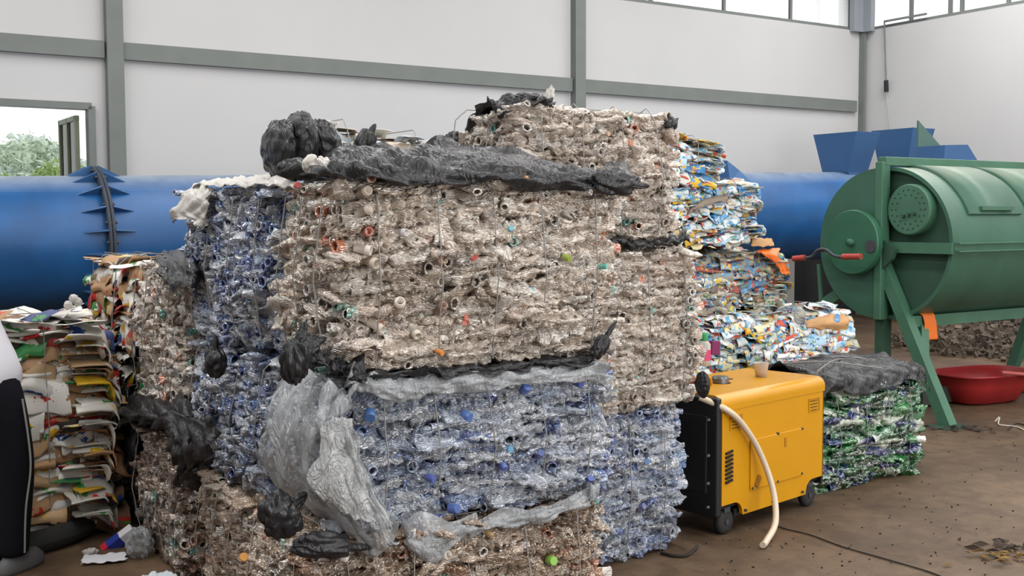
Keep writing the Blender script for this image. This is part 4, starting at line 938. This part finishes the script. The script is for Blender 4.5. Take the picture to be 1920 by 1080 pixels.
tag(bpy.context.scene.collection.objects[-1], 'small magenta box wedged beside the clear bale above the generator', 'box')
bo = empty('soap_bottle', onf(1320, 655, 1.2), TH, 'white bottle with green cap stuck out beside the clear bale', 'bottle')
MB().lathe([(0, -.09), (.032, -.09), (.036, -.05), (.036, .03), (.02, .05), (.018, .06)], Matrix.Rotation(-math.pi / 2, 4, 'Y'), 24).build('bottle_body', M['whitefilm'], bo)
MB().lathe([(.024, .05), (.024, .09), (0, .095)], Matrix.Rotation(-math.pi / 2, 4, 'Y'), 20).build('cap', simple('green_cap', srgb(30, 130, 70), .4), bo)
MB().lathe([(.0375, -.06), (.0375, .0)], Matrix.Rotation(-math.pi / 2, 4, 'Y'), 24).build('label_band', simple('pink_label', srgb(200, 60, 110), .5), bo)

# red barrow tub
tub = empty('barrow_tub', W(0, 0, 0), TH - .1, 'red plastic barrow tub lying behind the green leg', 'tub')
tc_ = onz(1838, 752, 0); tub.location = tc_
def loft(levels, n=40, p=3.2):
    V = []
    for (rx, ry, z, ox) in levels:
        for k in range(n):
            a = 2 * math.pi * k / n; cx = abs(math.cos(a)) ** (2 / p) * math.copysign(1, math.cos(a)); sy = abs(math.sin(a)) ** (2 / p) * math.copysign(1, math.sin(a))
            V.append(Vector((ox + rx * cx, ry * sy, z)))
    Fs = [(i * n + k, i * n + (k + 1) % n, (i + 1) * n + (k + 1) % n, (i + 1) * n + k) for i in range(len(levels) - 1) for k in range(n)]
    return V, Fs, n
V, Fs, n_ = loft([(.22, .15, 0, 0), (.34, .2, .02, 0), (.42, .26, .16, .01), (.47, .30, .26, .02), (.49, .32, .265, .02), (.49, .32, .25, .02), (.45, .28, .25, .02), (.40, .24, .14, .01), (.32, .18, .04, 0)])
Fs.append(tuple(range(n_))[::-1]); Fs.append(tuple(range(len(V) - n_, len(V))))
mb = MB(); mb.add(V, Fs, True); mb.build('tub_body', simple('red_plastic', srgb(150, 36, 38), .45, var=.15, vscale=6), tub)
MB().tube(spline([(-.15, -.33, .30), (.1, -.36, .27), (.3, -.38, .24), (.8, -.36, .26)], 6), .016, 8).build('handle', simple('red_tube', srgb(170, 80, 76), .5), tub)

# ------------------------------------------------------------------ generator
GA = R_(44); gd = Vector((math.cos(GA), math.sin(GA), 0)); gn = Vector((-math.sin(GA), math.cos(GA), 0))
gen = empty('diesel_generator', Vector((1.04, 5.5, 0)), GA, 'yellow and black boxed generator on small wheels beside the bales', 'generator')
M['yellow'] = simple('yellow_enamel', srgb(198, 140, 2), .35, spec=.5, var=.03, vscale=5)
M['gblack'] = simple('black_enamel', srgb(24, 24, 27), .45)
GL, GD, GH = .955, .54, .72
def outline(x0, x1, zlow, cut):
    return
# front panel with wheel cut-outs
def arc(cx, cz, r, a0, a1, n=8): return [(cx + r * math.cos(a0 + (a1 - a0) * k / n), cz + r * math.sin(a0 + (a1 - a0) * k / n)) for k in range(n + 1)]
pf = [(0, .165)] + [(.11, .165)] + arc(.11, .095, .07, math.pi / 2, 0) [1:] + [(.185, .09), (.775, .09)] + arc(.85, .095, .07, math.pi, math.pi / 2) + [(GL, .165), (GL, GH - .07), (0, GH - .07)]
n_ = len(pf); V = [(x, 0, z) for x, z in pf] + [(x, .02, z) for x, z in pf]
mb = MB(); mb.add(V, [tuple(range(n_)), tuple(reversed(range(n_, 2 * n_)))] + [(i, n_ + i, n_ + (i + 1) % n_, (i + 1) % n_) for i in range(n_)])
mb.build('front_panel', M['yellow'], gen)
# rounded yellow hood
prof = [(-.004, GH - .078), (-.004, GH - .05)] + [(.05 - .054 * math.cos(t), GH - .05 + .05 * math.sin(t)) for t in [k * math.pi / 16 for k in range(1, 9)]] + [(GD - .03, GH), (GD, GH - .03), (GD, GH - .06), (.02, GH - .07)]
n_ = len(prof); V = [(-.012, y, z) for y, z in prof] + [(GL + .006, y, z) for y, z in prof]
mb = MB(); mb.add(V, [tuple(range(n_)), tuple(reversed(range(n_, 2 * n_)))] + [(i, n_ + i, n_ + (i + 1) % n_, (i + 1) % n_) for i in range(n_)])
hood = mb.build('hood', M['yellow'], gen)
MB().box((GL / 2, GD / 2 + .01, .41), (GL - .02, GD - .03, .54)).build('inner_case', M['gblack'], gen)
MB().box((-.02, GD / 2, .41), (.04, GD, .60)).box((-.03, GD / 2, .42), (.03, GD - .12, .40)).build('end_panel', M['gblack'], gen, bevel=.012)
MB().box((GL - .005, GD / 2, .40), (.02, GD, .56)).build('end_panel', M['gblack'], gen, bevel=.006)
MB().box((GL / 2, GD / 2, .10), (GL - .3, GD - .06, .04)).build('base_frame', M['gblack'], gen)
# service door with bolts
dl = onl  # (kept simple: local coordinates)
MB().box((.49, -.004, .335), (.50, .008, .26)).build('service_door', M['yellow'], gen, bevel=.003)
sl = M['gblack']
for x, z in ((.255, .455), (.49, .465), (.725, .46), (.255, .215), (.49, .21), (.725, .215), (.20, .11), (.45, .11), (.74, .11)):
    MB().tube([(x, -.012, z), (x, .0, z)], .007, 10).build('bolt', M['darkgrey'], gen)
for x, z in ((-.045, .60), (-.045, .42), (-.045, .28), (-.045, .16)):
    for y in (.05, .44): MB().tube([(x + .004, y, z), (x - .006, y, z)], .007, 10).build('bolt', M['wire'], gen)
for x0, z0 in ((.115, .575), (.85, .575)):
    lv = MB()
    lv.box((x0, -.002, z0), (.105, .006, .075)); o = lv.build('louvre', M['yellow'], gen)
    l2 = MB()
    for k in range(4): l2.box((-.008 + x0, -.006, z0 + .024 - .017 * k), (.075 - .004 * k, .004, .005))
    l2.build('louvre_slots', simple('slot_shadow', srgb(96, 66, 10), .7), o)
    l3 = MB(); l3.box((x0 + .046, -.006, z0), (.008, .004, .07)).box((x0 + .0, -.006, z0 + .035), (.1, .004, .005)); l3.build('louvre_rim', simple('dark_yellow', srgb(170, 116, 12), .5), o)
vt = MB()
for k in range(8): vt.box((.055, -.004, .43 - .021 * k), (.058, .012, .011), Matrix.Rotation(-.15, 3, 'Y'))
vt.build('vent_slots', M['gblack'], gen)
MB().box((.30, -.012, .245), (.03, .01, .06), Matrix.Rotation(.6, 3, 'Y')).build('door_latch', simple('dark_yellow2', srgb(150, 100, 20), .5), gen)
MB().box((.56, -.010, .41), (.018, .003, .05)).build('scuff_mark', simple('scuff', srgb(170, 110, 20), .8), gen)
wh = []
for x in (.085, .87):
    for y in (.05, GD - .06):
        w0 = MB().lathe([(0, -.02), (.035, -.02), (.06, -.018), (.065, 0), (.06, .018), (.035, .02), (0, .02)], Matrix.Translation(Vector((x, y, .065))) @ Matrix.Rotation(math.pi / 2, 4, 'Z'), 24).build('wheel', simple('rubber', srgb(38, 37, 36), .8), gen)
        MB().tube([(x, y - .026, .065), (x, y + .026, .065)], .014, 12).build('hub', M['darkgrey'], w0)
        MB().box((x, y, .14), (.05, .05, .05)).build('caster_bracket', M['darkgrey'], gen)
MB().lathe([(0, .035), (.04, .035), (.046, .026), (.046, 0), (.055, 0)], Matrix.Translation(Vector((.36, .27, GH))) @ Matrix.Rotation(-math.pi / 2, 4, 'Y'), 32, smooth=False).build('fuel_cap', simple('cap_steel', srgb(110, 110, 112), .35, .7), gen)
MB().tube([(.19 + .05 * math.cos(t), .22 + .02 * math.cos(t), GH + .05 * math.sin(t)) for t in [k * math.pi / 10 for k in range(11)]], .006, 8).build('lifting_ring', M['yellow'], gen)
MB().box((.47, .33, GH + .002), (.1, .06, .004)).build('gauge_plate', M['darkgrey'], gen)
st = MB().box((-.049, .30, .60), (.004, .085, .075)).build('sticker', M['yellow'], gen)
MB().tube(spline([(-.053, .33, .61), (-.053, .31, .59), (-.053, .28, .59), (-.053, .265, .615)], 5), .005, 6).build('sticker_logo', M['gblack'], st)
# hose
def gw(x, y, z): return gen.location + gd * x + gn * y + Vector((0, 0, z))
hp = [onl(1312, 745, 2.24), gw(.02, -.02, .645), gw(.14, -.035, .55), gw(.26, -.05, .40), gw(.30, -.10, .22), gw(.22, -.17, .08), gw(.06, -.22, .022), gw(.0, -.24, .02)]
tag(MB().tube(spline(hp, 8), .016, 12).build('hose', simple('milky_hose', srgb(206, 190, 168), .35)), 'milky hose curving down the front of the yellow generator', 'hose')
# cup on the generator
cp = gw(.70, .24, GH)
cu = empty('plastic_cup', cp, 0, 'clear plastic cup with brown dregs on the generator hood', 'cup')
MB().lathe([(0, 0), (.030, 0), (.042, .078), (.044, .080), (.040, .078), (.028, .004)], Matrix.Rotation(-math.pi / 2, 4, 'Y'), 32).build('cup_body', film('cup_plastic', srgb(205, 195, 190), .5, .2, 5, .0), cu)
MB().lathe([(0, .005), (.028, .005), (.030, .018), (0, .018)], Matrix.Rotation(-math.pi / 2, 4, 'Y'), 24).build('dregs', simple('coffee', srgb(96, 60, 46), .3), cu)

# ------------------------------------------------------------------ tyre, floor litter
ty_ = W(-.72, 2.74, .055)
mb = MB(); R1_, r1_ = .47, .075
prof = [(R1_ + r1_ * math.cos(t) * .9, .055 * math.sin(t)) for t in [k * 2 * math.pi / 18 for k in range(19)]]
mb.lathe(prof, Matrix.Translation(Vector((0, 0, 0))) @ Matrix.Rotation(-math.pi / 2, 4, 'Y'), 64)
tag(mb.build('tyre', simple('tyre_rubber', srgb(40, 40, 40), .85, bump=(40, .4, .01)), loc=ty_), 'black tyre lying under the cardboard bale', 'tyre')
def paper(px, py, sx, sy, rz, col, lab, seed, nm='paper_sheet'):
    p = onz(px, py, .012); R3 = Matrix.Rotation(rz, 3, 'Z')
    rows = [[p + R3 @ Vector((sx * (i - 1) / 2, sy * (j - 1) / 2, .004 * ((i + j) % 2))) for i in range(3)] for j in range(3)]
    return sheet(nm, simple(nm + '_mat', col, .8), rows, seed, .002, folds=(1, 1), label=lab, cat='paper', ragged=.004)
paper(196, 1046, .20, .15, .3, srgb(215, 215, 222), 'white paper sheet on the floor in front of the tyre', 90)
paper(300, 1082, .14, .12, .8, srgb(205, 215, 222), 'pale paper corner at the bottom edge below the brown bale', 91)
paper(10, 585, .1, .1, 0, srgb(1, 1, 1), 'x', 92) if False else None
c = onz(222, 1012, .035)
tb = empty('toothpaste_carton', c, 0, 'small blue, red and white carton leaning on the tyre', 'carton', rot=(R_(20), R_(-35), R_(20)))
MB().box((0, 0, 0), (.17, .05, .045)).build('carton_body', simple('white_card', srgb(225, 222, 225), .6), tb, bevel=.006)
MB().box((-.02, -.003, .0), (.07, .052, .047)).build('blue_band', simple('blue_card', srgb(40, 60, 150), .5), tb)
MB().box((-.07, -.003, .0), (.03, .052, .047)).build('red_band', simple('red_card', srgb(200, 40, 60), .5), tb)
lump('plastic_bag', M['clearfilm'], onz(262, 1018, .07), (.06, .06, .07), 93, (0, 0, 0), 'small clear bag on the floor between carton and dusty brown bale', 'bag')
lump('white_scrap', M['whitefilm'], onz(170, 1034, .015), (.035, .02, .015), 94, (0, 0, .4), 'little white scrap on the floor against the tyre', 'scrap')
# white connectors on top of H
for k, (x, y) in enumerate(((128, 572), (146, 566), (138, 560))):
    lump('white_scrap', M['whitefilm'], onf(x, y, 2.7), (.022, .02, .022), 95 + k, (0, 0, 0), 'white plastic scraps on top of the cardboard bale', 'scrap', group='white scraps on the cardboard bale', fold=.5)
# cracks, twigs and dry leaves on the floor
g = np.random.default_rng(5)
def wire_floor(pts, r, nm, mat, lab, cat):
    P = [onz(x, y, r + .002) for x, y in pts]; c = P[0].copy()
    return tag(MB().tube([p - c for p in spline(P, 6)], r, 6).build(nm, mat, loc=c), lab, cat)
M['dk'] = simple('dark_debris', srgb(40, 34, 28), .9)
wire_floor([(1455, 985), (1475, 992), (1520, 1003), (1580, 1025), (1660, 1048), (1750, 1075), (1800, 1100)], .0035, 'cable', M['dk'], 'thin dark cable trailing over the floor from the generator', 'cable')
wire_floor([(1866, 790), (1874, 782), (1872, 795), (1885, 798), (1905, 800), (1920, 806)], .006, 'twig', simple('pale_twig', srgb(190, 180, 165), .8), 'pale twig on the floor below the red tub', 'twig')
wire_floor([(1890, 806), (1905, 794), (1925, 798)], .005, 'twig', M['dk'], 'dark twig crossing the pale one below the red tub', 'twig')
wire_floor([(1240, 1036), (1265, 1042), (1290, 1040), (1308, 1024)], .008, 'cable', M['dk'], 'black cable loop at the foot of the blue grey bale', 'cable')
def leaf_pile(px, py, col, lab, seed, n=26, sp=.11):
    g = np.random.default_rng(seed); mb = MB(); c = onz(px, py, 0)
    for _ in range(n):
        x, y = g.normal() * sp, g.normal() * sp * .55; a = g.random() * 6.3; l_ = g.uniform(.02, .05); w2 = l_ * .35; z = .005 + g.random() * .02
        R3 = Matrix.Rotation(a, 3, 'Z') @ Matrix.Rotation(g.normal() * .5, 3, 'X')
        P = [R3 @ Vector(v) + Vector((x, y, z)) for v in ((-l_, 0, 0), (0, -w2, .006), (l_, 0, 0), (0, w2, .006), (-l_, 0, .002), (0, -w2, .008), (l_, 0, .002), (0, w2, .008))]
        mb.hexa(P)
    o = mb.build('dry_leaves', simple('leaf_%d' % seed, col, .9), loc=c); return tag(o, lab, 'leaves', kind='stuff')
leaf_pile(1878, 1048, srgb(120, 94, 52), 'yellowish dry leaves near the lower right of the floor', 1)
leaf_pile(1890, 1028, srgb(58, 46, 38), 'dark dry leaves behind the yellowish ones', 2)
leaf_pile(1795, 806, srgb(56, 46, 40), 'dark dirt crumbs around the green leg foot', 3, 30, .1)
g = np.random.default_rng(9); mb = MB()
for _ in range(150):
    x, y = g.uniform(1300, 1920), g.uniform(800, 1080); p = onz(x, y, .003); r_ = g.uniform(.002, .006)
    mb.box(p, (r_ * 2, r_, .005), Matrix.Rotation(g.random() * 3, 3, 'Z'))
tag(mb.build('floor_crumbs', M['dk']), 'tiny dark crumbs scattered over the concrete floor', 'crumbs', kind='stuff')
# rubble heap in the far dark corner
mb = MB(); g = np.random.default_rng(12)
for _ in range(1300):
    p = W(g.uniform(9.6, 12.8), g.uniform(3.6, 5.6), 0); s_ = g.uniform(.03, .09); p.z = abs(g.normal()) * .13 + .02
    R3 = Matrix.Rotation(g.random() * 3, 3, (g.normal(), g.normal(), g.normal()))
    mb.box(p, (s_, s_ * g.uniform(.4, 1), s_ * g.uniform(.2, .8)), R3)
tag(mb.build('rubble', simple('rubble_mix', srgb(92, 82, 72), .9, var=.5, vscale=3)), 'low heap of broken scrap on the floor beyond the green drum', 'rubble', kind='stuff')
p = W(8.2, 2.6, .09); tag(MB().box((0, 0, 0), (3.6, .14, .14)).build('timber_rail', simple('dark_rail', srgb(48, 52, 48), .7), loc=p, rot=(0, 0, TH)), 'dark rail on the floor behind the red tub', 'rail')

# ------------------------------------------------------------------ person at the left edge
M['skin'] = simple('skin', srgb(150, 104, 78), .5)
M['shirt'] = simple('white_shirt', srgb(205, 204, 212), .85, bump=(9, .3, .02))
M['trous'] = simple('navy_tracksuit', srgb(14, 15, 22), .85, spec=.15, bump=(8, .3, .02))
def skin_obj(name, chain, mat, parent, sub=2):
    """chain: list of (point, radius, parent index)"""
    me = bpy.data.meshes.new(name); me.from_pydata([c_[0] for c_ in chain], [(c_[2], i) for i, c_ in enumerate(chain) if c_[2] is not None], [])
    o = link(name, me, mat, parent)
    m = o.modifiers.new('Skin', 'SKIN'); sv = me.skin_vertices[0].data if me.skin_vertices else None
    if sv is None:
        bpy.context.view_layer.objects.active = o; o.select_set(True); bpy.ops.mesh.customdata_skin_add(); sv = me.skin_vertices[0].data
    for i, c_ in enumerate(chain):
        r = c_[1]; sv[i].radius = r if isinstance(r, tuple) else (r, r)
    sv[0].use_root = True
    m.use_smooth_shade = True
    s2 = o.modifiers.new('Sub', 'SUBSURF'); s2.levels = sub; s2.render_levels = sub
    return o
pr = empty('person', Vector((-2.385, 5.05, 0)), R_(160), 'person in a white shirt and dark piped tracksuit trousers standing beside the cardboard bale', 'person')
# local frame: +x to the person's left, -y is forward
B = [((0, 0, .93), .07, None), ((0, .0, 1.08), .09, 0), ((-.02, -.01, 1.25), .11, 1), ((-.03, -.01, 1.42), .10, 2), ((-.03, -.02, 1.50), .05, 3), ((-.03, -.03, 1.60), .075, 4), ((-.03, -.03, 1.70), .07, 5),
     ((.09, 0, .84), .065, 0), ((.10, -.03, .50), .055, 7), ((.10, .0, .09), .035, 8), ((.10, -.12, .04), .03, 9),
     ((-.09, 0, .84), .065, 0), ((-.10, -.03, .50), .055, 11), ((-.11, .0, .09), .035, 12), ((-.12, -.12, .04), .03, 13),
     ((.13, 0, 1.42), .055, 3), ((.19, .02, 1.16), .042, 15), ((.17, -.16, 1.02), .032, 16), ((.15, -.24, 1.0), .026, 17),
     ((-.19, 0, 1.42), .055, 3), ((-.02, -.20, 1.24), .042, 19), ((.18, -.27, 1.2), .032, 20), ((.26, -.28, 1.2), .026, 21)]
for side, wi in ((1, 18), (-1, 22)):
    wx, wy, wz = B[wi][0]
    for k in range(5):
        fx_ = (-.028 + .014 * k); ln = [.05, .075, .08, .072, .055][k]
        if k == 0: B.append(((wx - side * .04, wy - .02, wz + .01), .010, wi)); B.append(((wx - side * .055, wy - .05, wz - .01), .009, len(B) - 1))
        else: B.append(((wx + fx_ - .007, wy - .045, wz), .009, wi)); B.append(((wx + fx_ - .007, wy - .045 - ln * .5, wz - .012), .008, len(B) - 1)); B.append(((wx + fx_ - .007, wy - .045 - ln * .75, wz - .04), .007, len(B) - 1))
def lean(c_): return [((p[0] + max(0, p[2] - .84) * .42, p[1], p[2]), r, k) for p, r, k in c_]
B = lean(B)
skin_obj('body', B, M['skin'], pr)
T_ = [((0, 0, .92), (.12, .11), None), ((0, 0, 1.0), (.13, .115), 0), ((.095, 0, .82), .105, 0), ((.12, -.02, .50), .085, 2), ((.11, .0, .12), .072, 3), ((.11, 0, .07), .07, 4), ((-.095, 0, .80), .095, 0), ((-.135, -.02, .50), .085, 6), ((-.12, .0, .12), .072, 7), ((-.12, 0, .07), .07, 8)]
tr = skin_obj('trousers', lean(T_), M['trous'], pr)
S_ = [((0, 0, .90), (.168, .15), None), ((0, 0, 1.06), (.165, .14), 0), ((-.02, 0, 1.25), (.15, .12), 1), ((-.03, 0, 1.42), (.13, .1), 2), ((-.03, -.01, 1.475), .07, 3), ((.13, 0, 1.43), .068, 3), ((.17, .01, 1.26), .062, 5), ((-.19, 0, 1.43), .068, 3), ((-.16, -.10, 1.34), .062, 7), ((-.092, 0, .765), .140, 0), ((.092, 0, .765), .140, 0)]
skin_obj('shirt', lean(S_), M['shirt'], pr)
for sx_ in (-1, 1):
    MB().tube(spline([(sx_ * .19, -.01, .80), (sx_ * .208, -.02, .62), (sx_ * .215, -.02, .48), (sx_ * .20, 0, .3), (sx_ * .185, 0, .1)], 6), .005, 6).build('piping', M['wire'], pr)
    V, Fs, n_ = loft([(.042, .13, 0, 0), (.046, .135, .02, 0), (.044, .13, .05, 0), (.035, .09, .085, 0)], 28, 2.4)
    Fs.append(tuple(range(n_))[::-1]); Fs.append(tuple(range(len(V) - n_, len(V))))
    mb = MB(); mb.add([v + Vector((sx_ * .115, -.05, 0)) for v in V], Fs, True); mb.build('shoe', simple('grey_shoe', srgb(92, 92, 94), .7), pr)
MB().lathe([(0, .105), (.05, .09), (.083, .045), (.088, 0), (.075, -.06)], Matrix.Translation(Vector((-.03 + .46, -.015, 1.685))) @ Matrix.Rotation(-math.pi / 2, 4, 'Y'), 28).build('hair', simple('black_hair', srgb(22, 20, 19), .7), pr)
for ex in (-.058, -.002): MB().lathe([(0, -.012), (.009, -.006), (.011, 0), (.009, .006), (0, .012)], Matrix.Translation(Vector((ex + .44, -.115, 1.66))), 12).build('eye', M['whitefilm'], pr)
MB().hexa([Vector((v[0] + .42, v[1], v[2])) for v in ((-.042, -.10, 1.61), (-.018, -.10, 1.61), (-.02, -.14, 1.612), (-.04, -.14, 1.612), (-.034, -.10, 1.655), (-.026, -.10, 1.655), (-.027, -.115, 1.653), (-.033, -.115, 1.653))]).build('nose', M['skin'], pr, bevel=.004)

# ------------------------------------------------------------------ loose bottle mouths and caps the photo shows clearly
def mouth(bl, px, py, n, r, col, open_=True, nm='bottle_neck'):
    p = onf(px, py, n); g = np.random.default_rng(int(px * 7 + py)); d = (-N + U * g.uniform(-.5, .5) + Vector((0, 0, g.uniform(-.3, .3)))).normalized()
    r *= .85 if open_ else .8; p = p + N * (.032 if open_ else .034); col = tuple(c_ * .8 + .05 for c_ in col)
    d = (d + U * g.uniform(-.5, .5) + Vector((0, 0, g.uniform(-.5, .5)))).normalized(); q = Matrix.Translation(p) @ d.to_track_quat('X', 'Z').to_matrix().to_4x4()
    if open_: prof = [(r * .9, -.05), (r, -.012), (r * 1.12, -.012), (r * 1.12, -.006), (r, -.004), (r, .006), (r * .78, .007), (r * .74, -.04), (0, -.045)]
    else: prof = [(r, -.03), (r, .0), (r * .9, .003)]
    mb = MB().lathe(prof, q, 24)
    if not open_: mb.lathe([(r * .9, .003), (0, .003)], q, 24, smooth=False)
    o = mb.build(nm, simple('mouth_%d_%d' % (px, py), col, .35, coat=.3)); adopt(o, BL[bl])
for a in [('C', 758, 567, -.075, .021, srgb(226, 216, 204)), ('C', 704, 333, -.07, .019, srgb(190, 150, 130)), ('C', 697, 357, -.07, .019, srgb(205, 190, 175)), ('C', 700, 392, -.07, .019, srgb(190, 175, 160)), ('C', 699, 434, -.07, .018, srgb(196, 110, 90)),
          ('C', 768, 436, -.075, .016, srgb(205, 200, 205)), ('C', 700, 470, -.07, .02, srgb(214, 205, 194)), ('C', 712, 495, -.075, .022, srgb(200, 186, 168)), ('C', 840, 487, -.075, .02, srgb(196, 170, 148)), ('C', 934, 498, -.075, .017, srgb(206, 196, 184)),
          ('C', 840, 574, -.075, .018, srgb(150, 116, 96)), ('C', 955, 388, -.075, .017, srgb(206, 200, 190)), ('C', 722, 618, -.07, .018, srgb(206, 194, 180)), ('C', 790, 630, -.075, .018, srgb(212, 204, 186)),
          ('A1', 656, 1049, -.14, .019, srgb(226, 222, 216)), ('A1', 848, 1046, -.12, .02, srgb(206, 200, 190)), ('A1', 702, 1054, -.12, .018, srgb(170, 150, 130)), ('B1', 716, 966, -.07, .02, srgb(190, 196, 205))]:
    mouth(*a)
for a in [('C', 898, 482, -.08, .018, srgb(205, 48, 40)), ('C', 997, 338, -.09, .016, srgb(214, 140, 50)), ('C', 944, 474, -.08, .011, srgb(50, 170, 145)), ('C', 968, 428, -.08, .013, srgb(110, 180, 200)), ('C', 1006, 544, -.08, .013, srgb(90, 170, 205)), ('C', 1078, 486, -.08, .016, srgb(150, 170, 40)),
          ('C', 1147, 500, -.08, .013, srgb(90, 180, 165)), ('C', 838, 664, -.085, .013, srgb(226, 140, 50)), ('C', 884, 604, -.08, .012, srgb(200, 96, 76)), ('C', 566, 346, .1, .014, srgb(200, 60, 44)), ('C', 836, 486, -.08, .012, srgb(190, 110, 84)), ('C', 880, 608, -.08, .012, srgb(196, 110, 88)),
          ('R2', 1150, 743, .53, .014, srgb(232, 160, 30)), ('R3', 1192, 268, .55, .018, srgb(200, 130, 100)), ('R3', 1005, 298, .55, .014, srgb(214, 206, 196)), ('R3', 1150, 250, .55, .014, srgb(206, 170, 140)),
          ('B1', 702, 786, -.09, .024, srgb(40, 100, 170)), ('B1', 890, 786, -.09, .022, srgb(50, 100, 180)), ('B1', 998, 728, -.09, .02, srgb(50, 90, 180)), ('B1', 1100, 722, -.09, .02, srgb(44, 66, 160)), ('B1', 967, 846, -.09, .018, srgb(90, 160, 200)), ('B1', 1024, 852, -.09, .018, srgb(44, 70, 140)),
          ('B1', 956, 882, -.09, .018, srgb(50, 80, 170)), ('B1', 822, 902, -.09, .016, srgb(60, 80, 170)), ('B1', 866, 958, -.09, .022, srgb(50, 90, 170)), ('B1', 1118, 900, -.09, .016, srgb(50, 80, 170)), ('A1', 1048, 1056, -.12, .022, srgb(130, 190, 40)), ('A1', 464, 1049, .1, .018, srgb(220, 150, 40)),
          ('A1', 932, 1010, -.12, .016, srgb(150, 120, 60)), ('R1', 1222, 868, .53, .018, srgb(80, 130, 190)), ('R1', 1160, 830, .53, .018, srgb(90, 110, 180)), ('R1', 1216, 952, .53, .02, srgb(90, 100, 150))]:
    mouth(*a, open_=False, nm='bottle_cap')

# shared group phrases for repeated kinds
GROUPS = {'bottle_bale': 'strapped bales of crushed plastic bottles', 'pouch_bale': 'strapped bales of printed pouches', 'carton_bale': 'strapped bales of cardboard and cartons',
          'steel_column': 'steel columns on the long wall', 'wall_beam': 'horizontal beams on the long wall', 'plastic_bag': 'black plastic bags among the bales', 'plastic_sheet': 'black plastic sheets in the gaps between bales',
          'orange_strip': 'orange plastic strips', 'feed_hopper': 'blue feed hoppers', 'drum_cradle': 'concrete cradles under the blue drum', 'tree': 'trees outside the open window', 'twig': 'twigs on the floor',
          'cable': 'dark cables on the floor', 'cardboard_piece': 'loose cardboard pieces on the pouch bales', 'paper_sheet': 'paper sheets on the floor'}
for o in list(COL.objects):
    if o.parent is None and 'category' in o and 'group' not in o:
        k = o.name.split('.')[0]
        if k in GROUPS: o['group'] = GROUPS[k]
